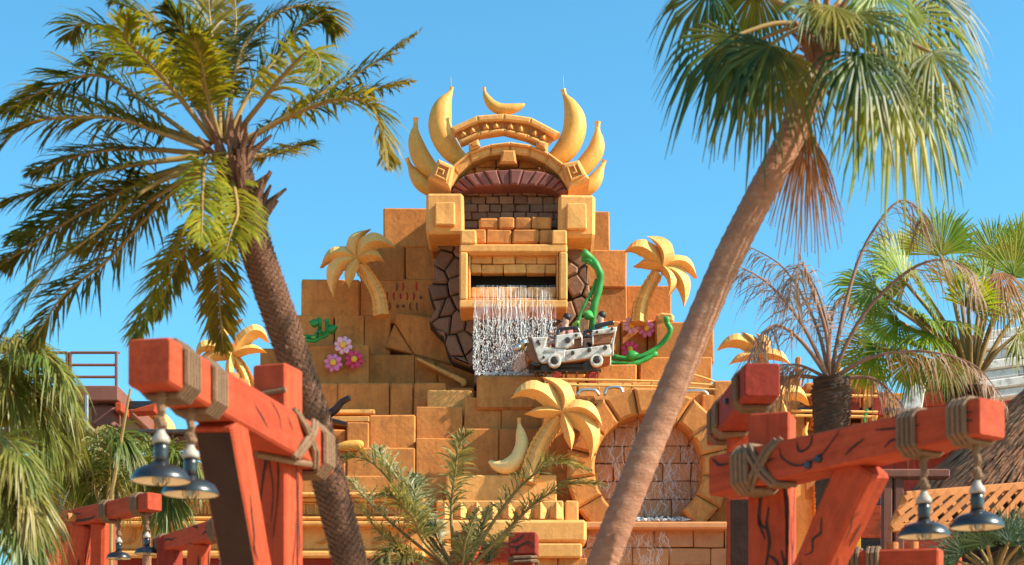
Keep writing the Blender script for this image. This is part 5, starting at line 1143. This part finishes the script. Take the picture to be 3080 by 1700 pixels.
# ---------------------------------------------------------------- brown walkway and hut
WK = thing('elevated_walkway', P(180, 1500, 41), 'rust brown elevated steel walkway with pipe railing on a thick column', 'walkway'); WK.location.z = 0
def wb(x0, x1, y0, y1, Y, d, mat, name, par, ch=.03): return block(par, x0, x1, y0, y1, Y, d, mat, ch, name=name, jit=0, gap=0)
wb(-80, 356, 1160, 1206, 40, 4, 'rustbrown', 'deck_beam', WK); wb(-80, 470, 1205, 1229, 41, .5, 'black', 'track_beam', WK); wb(-80, 350, 1208, 1222, 40.4, 3, 'iron', 'deck_underside', WK)
for x0, x1 in ((-40, 202), (212, 350)):
    for y in (1061, 1098, 1134): MB().tube([P(x0, y, 40.1), P(x1, y, 40.1)], .035, 6).build('rail', 'rustbrown', WK)
    for x in (x0, x1): MB().tube([P(x, 1060, 40.1), P(x, 1162, 40.1)], .04, 6).build('rail_post', 'rustbrown', WK)
MB().tube([P(350, 1061, 40.1), P(358, 1061, 43.5)], .035, 6).build('rail', 'rustbrown', WK)
wb(274, 344, 1217, 1285, 40.2, .7, 'rustbrown', 'column_head', WK, .06)
c0 = P(282, 1283, 40.3); c1 = P(338, 1283, 40.3); MB().cb(c0.x, c1.x, 40.3, 40.85, 0, c0.z, .03).build('column', 'rustbrown', WK)
wb(300, 322, 1195, 1220, 40.3, .3, 'rustbrown', 'column_neck', WK, .02)
wb(-80, 620, 1290, 1304, 39.5, .4, 'iron', 'lower_track', WK); wb(-80, 620, 1308, 1345, 39.7, .5, 'rustbrown', 'lower_beam', WK)
for x in (20, 45, 230, 400, 520): MB().tube([P(x, 1298, 39.6), P(x, 1322, 39.7)], .06, 6).build('beam_stub', 'iron', WK)
for x0, x1, y0, y1 in ((22,60,1222,1246),(100,135,1222,1243),(345,366,1210,1238)): wb(x0, x1, y0, y1, 39.9, .8, 'red', 'hanging_board', WK)
poly(WK, [(395,1232),(470,1210),(462,1236),(400,1240)], 40.2, .5, 'red', .02, 'hanging_board')
MB().tube([P(260, 1190, 39.9), P(260, 1310, 39.6)], .05, 6).build('stand_pipe', 'steel', WK)
for x in (-30, 232): MB().tube([P(x, 1210, 40.5), P(x, 1300, 39.8)], .07, 6).build('hanger', 'iron', WK)
MB().cb(P(-60, 0, 41).x, P(-20, 0, 41).x, 40.5, 41.2, 0, P(0, 1210, 41).z, .03).build('column', 'rustbrown', WK)
HT = thing('red_hut', P(180, 1500, 37), 'small red timber hut with mesh panel and round speaker below the walkway', 'hut'); HT.location.z = 0
MB().cb(P(60, 0, 37.3).x, P(285, 0, 37.3).x, 37.3, 39.2, 0, P(0, 1390, 37.3).z, .04).build('wall', 'red', HT)
wb(60, 290, 1376, 1398, 36.9, 2.4, 'red', 'roof_beam', HT)
for x0, x1 in ((84, 96), (176, 212), (258, 276)): wb(x0, x1, 1385, 1560, 37.0, .3, 'rustbrown' if x0 == 176 else 'red', 'post', HT)
wb(100, 150, 1415, 1500, 37.2, .12, 'glassy', 'window', HT)
for k in range(9): wb(62, 180, 1570 + k * 18, 1586 + k * 18, 37.1, .12, 'redshade', 'slat', HT, .015)
MB().lathe(P(191, 1425, 37.0), [(.09, 0), (.10, .04), (.07, .05), (.04, .03), (0, .05)], 16, Vector((0, -1, 0))).build('speaker', 'steel', HT)
for k in range(9):
    for s_ in (0, 1):
        xa, xb = (180, 212) if s_ else (212, 180); MB().tube([P(xa, 1458 + k * 8, 36.96), P(xb, 1478 + k * 8, 36.96)], .012, 4).build('mesh_wire', 'capgrey', HT)
for x0, y0, x1, y1 in ((110,1450,230,1456),(120,1500,140,1450),(230,1456,215,1530)): MB().tube([P(x0, y0, 36.8), P(x1, y1, 36.8)], .05, 6).build('handrail', 'rustbrown', HT)
MB().tube([P(190, 1540, 36.9), P(232, 1456, 36.8)], .05, 6).build('handrail', 'red', HT)
# cane leaning before the column
st = MB().tube([P(392, 1170, 29), P(370, 1290, 29), P(335, 1490, 29), Vector((P(320, 0, 29).x, 29, 0))], [.02, .03, .04, .05], 6).build('bamboo_cane', 'rachis'); tag(st, 'tall thin cane standing between the feathery palms', 'cane')
# ---------------------------------------------------------------- distant golden wall behind the dry palm
GW = thing('ruined_wall', P(2400, 1500, 46), 'distant broken golden wall and rails behind the dead feather palm', 'wall'); GW.location.z = 0
core(GW, 2195, 2760, 1300, 47.5, 2); core(GW, 2285, 2390, 1330, 45.5, 2)
for b in [(2147,2204,1143,1260),(2204,2330,1250,1330),(2330,2420,1215,1330),(2310,2410,1130,1180),(2420,2470,1150,1240),(2440,2560,1165,1225),(2540,2640,1120,1200),(2420,2560,1245,1330),(2560,2680,1270,1340),(2640,2760,1180,1300),(2147,2250,1260,1400),(2250,2420,1330,1450),(2420,2600,1330,1450),(2600,2760,1340,1450)]:
    block(GW, *b, 46.5 + R.uniform(-.3, .5), 1.8, ext=.5)
for b in [(2395,2410,1070,1180),(2595,2612,1100,1300),(2520,2532,1090,1200)]: block(GW, *b, 46.2, .3, 'gold', .02, name='wall_post')
for y in (1188, 1236, 1250): MB().tube([P(2380, y, 46), P(2640, y + 4, 46)], .04, 6).build('wall_rail', 'palmgold', GW)
block(GW, 2400, 2700, 1224, 1238, 46.4, .6, 'black', .02, name='dark_ledge'); block(GW, 2450, 2700, 1450, 1620, 46.5, 1.5, 'goldpale'); block(GW, 2250, 2450, 1450, 1700, 46.7, 1.5, 'goldpale')
for x0, x1, y0, y1 in ((2555, 2590, 1170, 1240), (2620, 2665, 1180, 1250)): poly(GW, [(x0, y1), (x0 + 12, y0), (x1, y0), (x1 - 5, y1)], 46.1, .3, 'redshade', .02, 'red_board')
MB().tube(cr([P(2608, 1230, 46), P(2600, 1260, 46), P(2603, 1290, 46)], 8), .04, 6).build('green_hose', 'vine', GW)
block(GW, 2620, 2640, 1248, 1290, 45.5, .3, 'orange', .02, name='orange_post')
# ---------------------------------------------------------------- ship-like boards
HB = thing('boat_hull', P(2830, 1400, 36), 'worn red boat hull of curved boards with a peeling white strip behind the bright palm', 'boat'); HB.location.z = 0
def hb(pts, Y, d, mat, name): poly(HB, pts, Y, d, mat, .03, name)
hb([(2690,1330),(2720,1200),(2770,1100),(2795,1110),(2770,1250),(2755,1330)], 35.6, .5, 'hull', 'white_strip')
for k in range(6):
    y0 = 1080 + k * 48; hb([(2775 - k * 4, y0 + 48), (2790 - k * 3, y0), (2935, y0 - 14), (2930, y0 + 35)], 35.9 + .05 * (k % 2), .4, 'red', 'hull_board')
for k in range(7):
    y0 = 985 + k * 30; hb([(2935, y0 + 42), (2945, y0 + 12), (3140, y0 - 14), (3140, y0 + 15)], 35.5 - .05 * (k % 2), .4, 'hull', 'plank')
MB().cb(P(2690, 0, 36.2).x, P(3140, 0, 36.2).x, 36.3, 38, 0, P(0, 1330, 36.2).z, .05).build('hull_base', 'redshade', HB)
hb([(2700,1330),(2760,1120),(2900,1010),(3140,985),(3140,1340)], 36.25, .4, 'redshade', 'hull_back')
# ---------------------------------------------------------------- thatched hut
TH = thing('thatched_hut', Vector((8.9, 25.2, 0)), 'thatched hut with shaggy straw roof and ochre lattice band', 'hut')
def thatch(apex, rad, zb, layers, n, name, seed, slen):
    rs = random.Random(seed); c = Vector(apex); H = c.z - zb; mb = MB()
    MB().lathe(Vector((c.x, c.y, 0)), [(rad * .97, zb + .05), (rad * .66, zb + H * .34), (rad * .33, zb + H * .67), (.02, c.z - .05), (0, c.z - .06)], 40).build(name + '_base', 'thatchbase', TH)
    for l in range(layers):
        u0 = (l + 1) / layers
        for k in range(int(n * (.25 + u0))):
            a = rs.uniform(math.pi * .75, math.pi * 1.95); u = u0 + rs.uniform(-.06, .06); rr_ = rad * min(u, 1.01) * 1.0; z = c.z - H * u
            ct_ = Vector((math.cos(a), math.sin(a), 0)); tg = Vector((-ct_.y, ct_.x, 0)); dn = (ct_ * rad - UP * H).normalized()
            s_ = slen * rs.uniform(.6, 1.3); p = Vector((c.x, c.y, z)) + ct_ * (rr_ + .02) - dn * s_ * .5; w_ = tg * rs.uniform(.008, .02); j = tg * rs.uniform(-.07, .07); ot = ct_ * rs.uniform(.03, .12)
            b = len(mb.v); mb.v += [p - w_, p + w_, p + dn * s_ * .6 + ot * .6 - w_ + j * .5, p + dn * s_ * .6 + ot * .6 + w_ + j * .5, p + dn * s_ * .9 - UP * s_ * .15 + ot + j]; mb.f += [(b, b + 1, b + 3, b + 2), (b + 2, b + 3, b + 4)]
    mb.build(name, 'thatch', TH, kind='stuff')
thatch((8.95, 25.3, 8.35), 3.15, 5.55, 15, 420, 'straw_roof', 51, .62)
thatch((9.0, 24.6, 5.6), 3.4, 4.15, 8, 420, 'straw_skirt', 52, .55)
MB().lathe(Vector((8.95, 25.2, 0)), [(2.2, 0), (2.2, 5.7)], 20).build('hut_wall', 'brownface', TH)
zt = Z1(0, 2.1875, 2600, 1050); LY = 22.0
pl = [zt(275, 965), zt(1100, 898), zt(1100, 1150), zt(175, 1178)]
def lt(u, v): A, B_, C, D = [Vector(p) for p in pl]; return P(*((A * (1 - u) + B_ * u) * (1 - v) + (D * (1 - u) + C * u) * v), LY + .6 * u)
MB().add([lt(u, v) + Vector((0, .3 + d_, 0)) for d_ in (0, .04) for u, v in ((.02, .03), (1, .03), (1, .97), (.02, .97))], [(0, 1, 2, 3), (4, 5, 6, 7), (0, 1, 5, 4), (1, 2, 6, 5), (2, 3, 7, 6), (3, 0, 4, 7)]).build('lattice_shade_sheet', 'brownface', TH)  # added dark sheet, stands in for the shade behind the lattice
def bar2(a, b, r, name): f_ = Fr(a, b, r, r * 1.2); beam(f_, 'lattice', name, TH, .012, 1, 0)
bar2(lt(-.01, 0), lt(1.01, 0), .09, 'lattice_rail'); bar2(lt(-.01, 1), lt(1.01, 1), .09, 'lattice_rail'); bar2(lt(0, 0), lt(0, 1), .08, 'lattice_rail')
for k in range(-3, 10):
    for s_, dd in ((1, 0), (-1, -.05)):
        u0 = k / 9.5; u1 = u0 + .24; v0, v1 = 0, 1
        if u0 < 0: v0 = -u0 / .24; u0 = 0
        if u1 > 1: v1 = (1 - k / 9.5) / .24; u1 = 1
        if v1 - v0 < .1: continue
        a, b = (lt(u0, v0), lt(u1, v1)) if s_ == 1 else (lt(u0, 1 - v0), lt(u1, 1 - v1))
        off = Vector((0, dd, 0)); f_ = Fr(a + off, b + off, .03, .075); beam(f_, 'lattice', 'lattice_slat', TH, .008, 1, 0)
for x in (2655, 2690): c0 = P(x, 1420, 23.2); MB().cb(c0.x, c0.x + .14, 23.2, 23.35, 0, c0.z, .02).build('door_post', 'rustbrown', TH)
c0 = P(2640, 1412, 23.2); MB().cb(c0.x, c0.x + 1.0, 23.15, 23.4, c0.z - .12, c0.z, .02).build('door_lintel', 'rustbrown', TH)
banana([(2429,1270,3),(2428,1278,3),(2424,1288,6),(2420,1300,8),(2424,1314,8),(2434,1326,7),(2446,1332,3)], lambda x, y: (x, y), 46.0, 'small golden banana sculpture on the distant broken wall')
# coloured stall posts between the brace and the hut
SB = thing('striped_banner_post', Vector((P(2610, 0, 28).x, 28, 0)), 'dark post with red and yellow stripes seen under the brace', 'post')
for x0, x1, y0, y1, m_ in ((2570,2590,1540,2150,'yellow'),(2590,2650,1440,1520,'bolt'),(2590,2650,1520,1620,'red'),(2590,2650,1620,2200,'black')):
    a = P(x0, y1, 28); b = P(x1, y0, 28); MB().cb(a.x, b.x, 28, 28.3, 0 if y1 > 2000 else a.z, b.z, .01).build('stripe_panel', m_, SB)
CBX = thing('timber_block_post', Vector((P(2865, 0, 20).x, 20, 0)), 'coral coloured square timber post under the hanging barn lamps', 'post')
c = P(2862, 1615, 20); beam(Fr(Vector((c.x, c.y, 0)), c, .22, .22, up=Vector((.4, 1, 0))), 'red', 'post', CBX, .02)
LB = thing('low_timber_beam', Vector((P(2650, 0, 15).x, 15, 0)), 'low orange timber beam bound with two ropes below the forked brace', 'beam')
B = Fr(P(2530, 1700, 15.2), P(2830, 1692, 14.8), .22, .24); beam(B, 'red', 'beam', LB, .02); coil(B, .08, 3, .02, LB); coil(B, .28, 3, .02, LB)
for a in (.1, .9): p = B.pt(a, 0, -.4); beam(Fr(Vector((p.x, p.y, 0)), p, .18, .18, up=Vector((.2, 1, 0))), 'red', 'post', LB, .02)
for a in (.5, .7): MB().lathe(B.pt(a, -.3, .45), [(.05, 0), (.055, .02), (.055, .09), (.03, .09), (0, .06)], 12).build('peg', 'lattice', LB)
